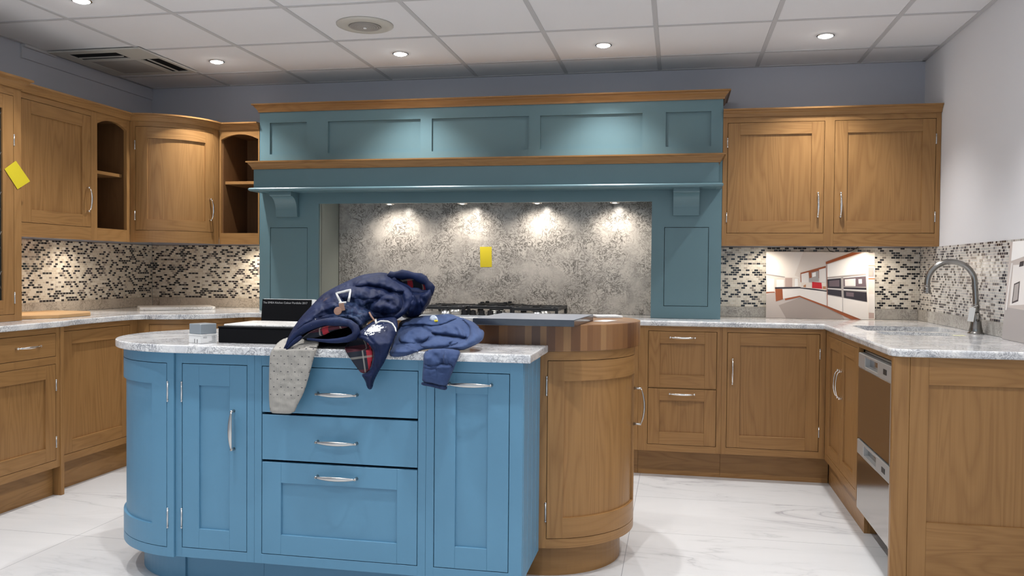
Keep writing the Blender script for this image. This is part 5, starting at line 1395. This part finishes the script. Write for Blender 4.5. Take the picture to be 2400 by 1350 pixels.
over(S1, B([(835, 680), (890, 620), (1000, 575), (1110, 575), (1190, 620), (1240, 690), (1225, 742), (1150, 728), (1040, 706), (930, 700)]), .034, .02, 11, [(B([(1060, 590), (1120, 640), (1150, 710)]), .014, 4), (B([(1150, 600), (1200, 650), (1210, 720)]), .012, 3.5), (B([(930, 660), (1000, 620)]), .008, 5)], .008, 30, seed=44).add(g)
over(S1, B([(500, 700), (600, 640), (740, 620), (820, 660), (860, 700), (820, 760), (720, 800), (600, 790), (520, 790)]), .022, .02, 13, (), .010, 26, seed=45).add(g)
over(S1, B([(700, 800), (860, 730), (1050, 740), (1180, 765), (1100, 810), (960, 838), (800, 848)]), .022, .02, 10, [(B([(1060, 790), (1130, 760)]), .016, 3)], .006, 26, seed=46).add(g)
sl = B([(776, 880), (850, 845), (980, 840), (1080, 845), (1170, 860), (1150, 930), (1120, 1000), (1085, 1085), (1050, 1170), (1020, 1250), (950, 1240), (870, 1215), (760, 1200), (765, 1100), (775, 1000)])
S2 = Puff(sl, lambda x, y: lerp(2.80, 2.768, (y-815)/25), .024, .016, 14, [(B([(780, 1020), (880, 1040), (1000, 1000), (1080, 1030)]), .012, 4), (B([(985, 850), (975, 1000)]), .008, 2.4), (B([(850, 900), (960, 960)]), .008, 8), (B([(1030, 860), (1030, 980)]), .005, 2)], .007, 34, 2.6, 1, 13); S2.add(g)
over(S2, B([(985, 862), (1030, 858), (1030, 985), (1085, 1030), (1060, 1060), (975, 1015)]), .008, .006, 5, (), .003, 40, seed=47).add(g)
over(S2, B([(778, 1000), (850, 1020), (930, 1010), (1020, 985), (1085, 1010), (1080, 1055), (1000, 1060), (900, 1062), (800, 1055), (768, 1040)]), .012, .008, 5, (), .005, 40, seed=48).add(g)
g.build('body', M['sweat'], sw)
g = MB(); P_ = Puff(B([(757, 1188), (880, 1212), (1030, 1232), (1022, 1282), (950, 1272), (865, 1245), (750, 1228)]), 2.768, .018, .013, 6, (), .002, 40, 2.2, 1, 4); P_.add(g); g.build('cuff', M['rib'], sw)
c = S1.surf(1013, 750)
t = thing('sweet_wrapper', 'tiny clear and yellow wrapper lying on the blue sweatshirt', 'wrapper', (c.x, c.y, c.z))
g = MB(); W1 = Puff(A([(1870, 560), (1900, 545), (1930, 545), (1955, 560)]) if 0 else [(1006, 752), (1008, 741), (1016, 738), (1024, 742), (1028, 752), (1018, 757)], c.y-.012, .006, .006, 5, (), .004, 120, 1.4, 1, 2); W1.add(g); g.build('film', plain('clear_film', (.55, .62, .72), .15), t)
g = MB(); W2 = Puff([(1012, 754), (1022, 748), (1029, 753), (1024, 760), (1016, 759)], c.y-.018, .005, .004, 4, (), .003, 120, 1.4, 1, 3); W2.add(g); g.build('label', M['yellow'], t)

# cream knit sleeve
kn = A([(345, 722), (300, 732), (235, 770), (190, 825), (160, 870), (145, 910), (140, 1000), (137, 1150), (136, 1350), (142, 1450), (150, 1520), (250, 1528), (400, 1530), (440, 1430), (500, 1320), (540, 1200), (580, 1050), (610, 940), (650, 830), (670, 760), (560, 750), (450, 720)])
K1 = Puff(kn, lambda x, y: lerp(2.86, 2.772, (y-790)/30), .010, .008, 9, [(A([(330, 900), (360, 1100), (340, 1300)]), .003, 5), (A([(230, 830), (330, 770), (350, 740)]), .008, 4)], .0035, 30, 3.0, 1, 17)
g = MB(); K1.add(g)
o = g.build('knitted_sleeve', M['knit']); tag(o, 'cream knitted sleeve with small dark motifs hanging over the island edge', 'knitwear')
print('objects', len(bpy.data.objects))
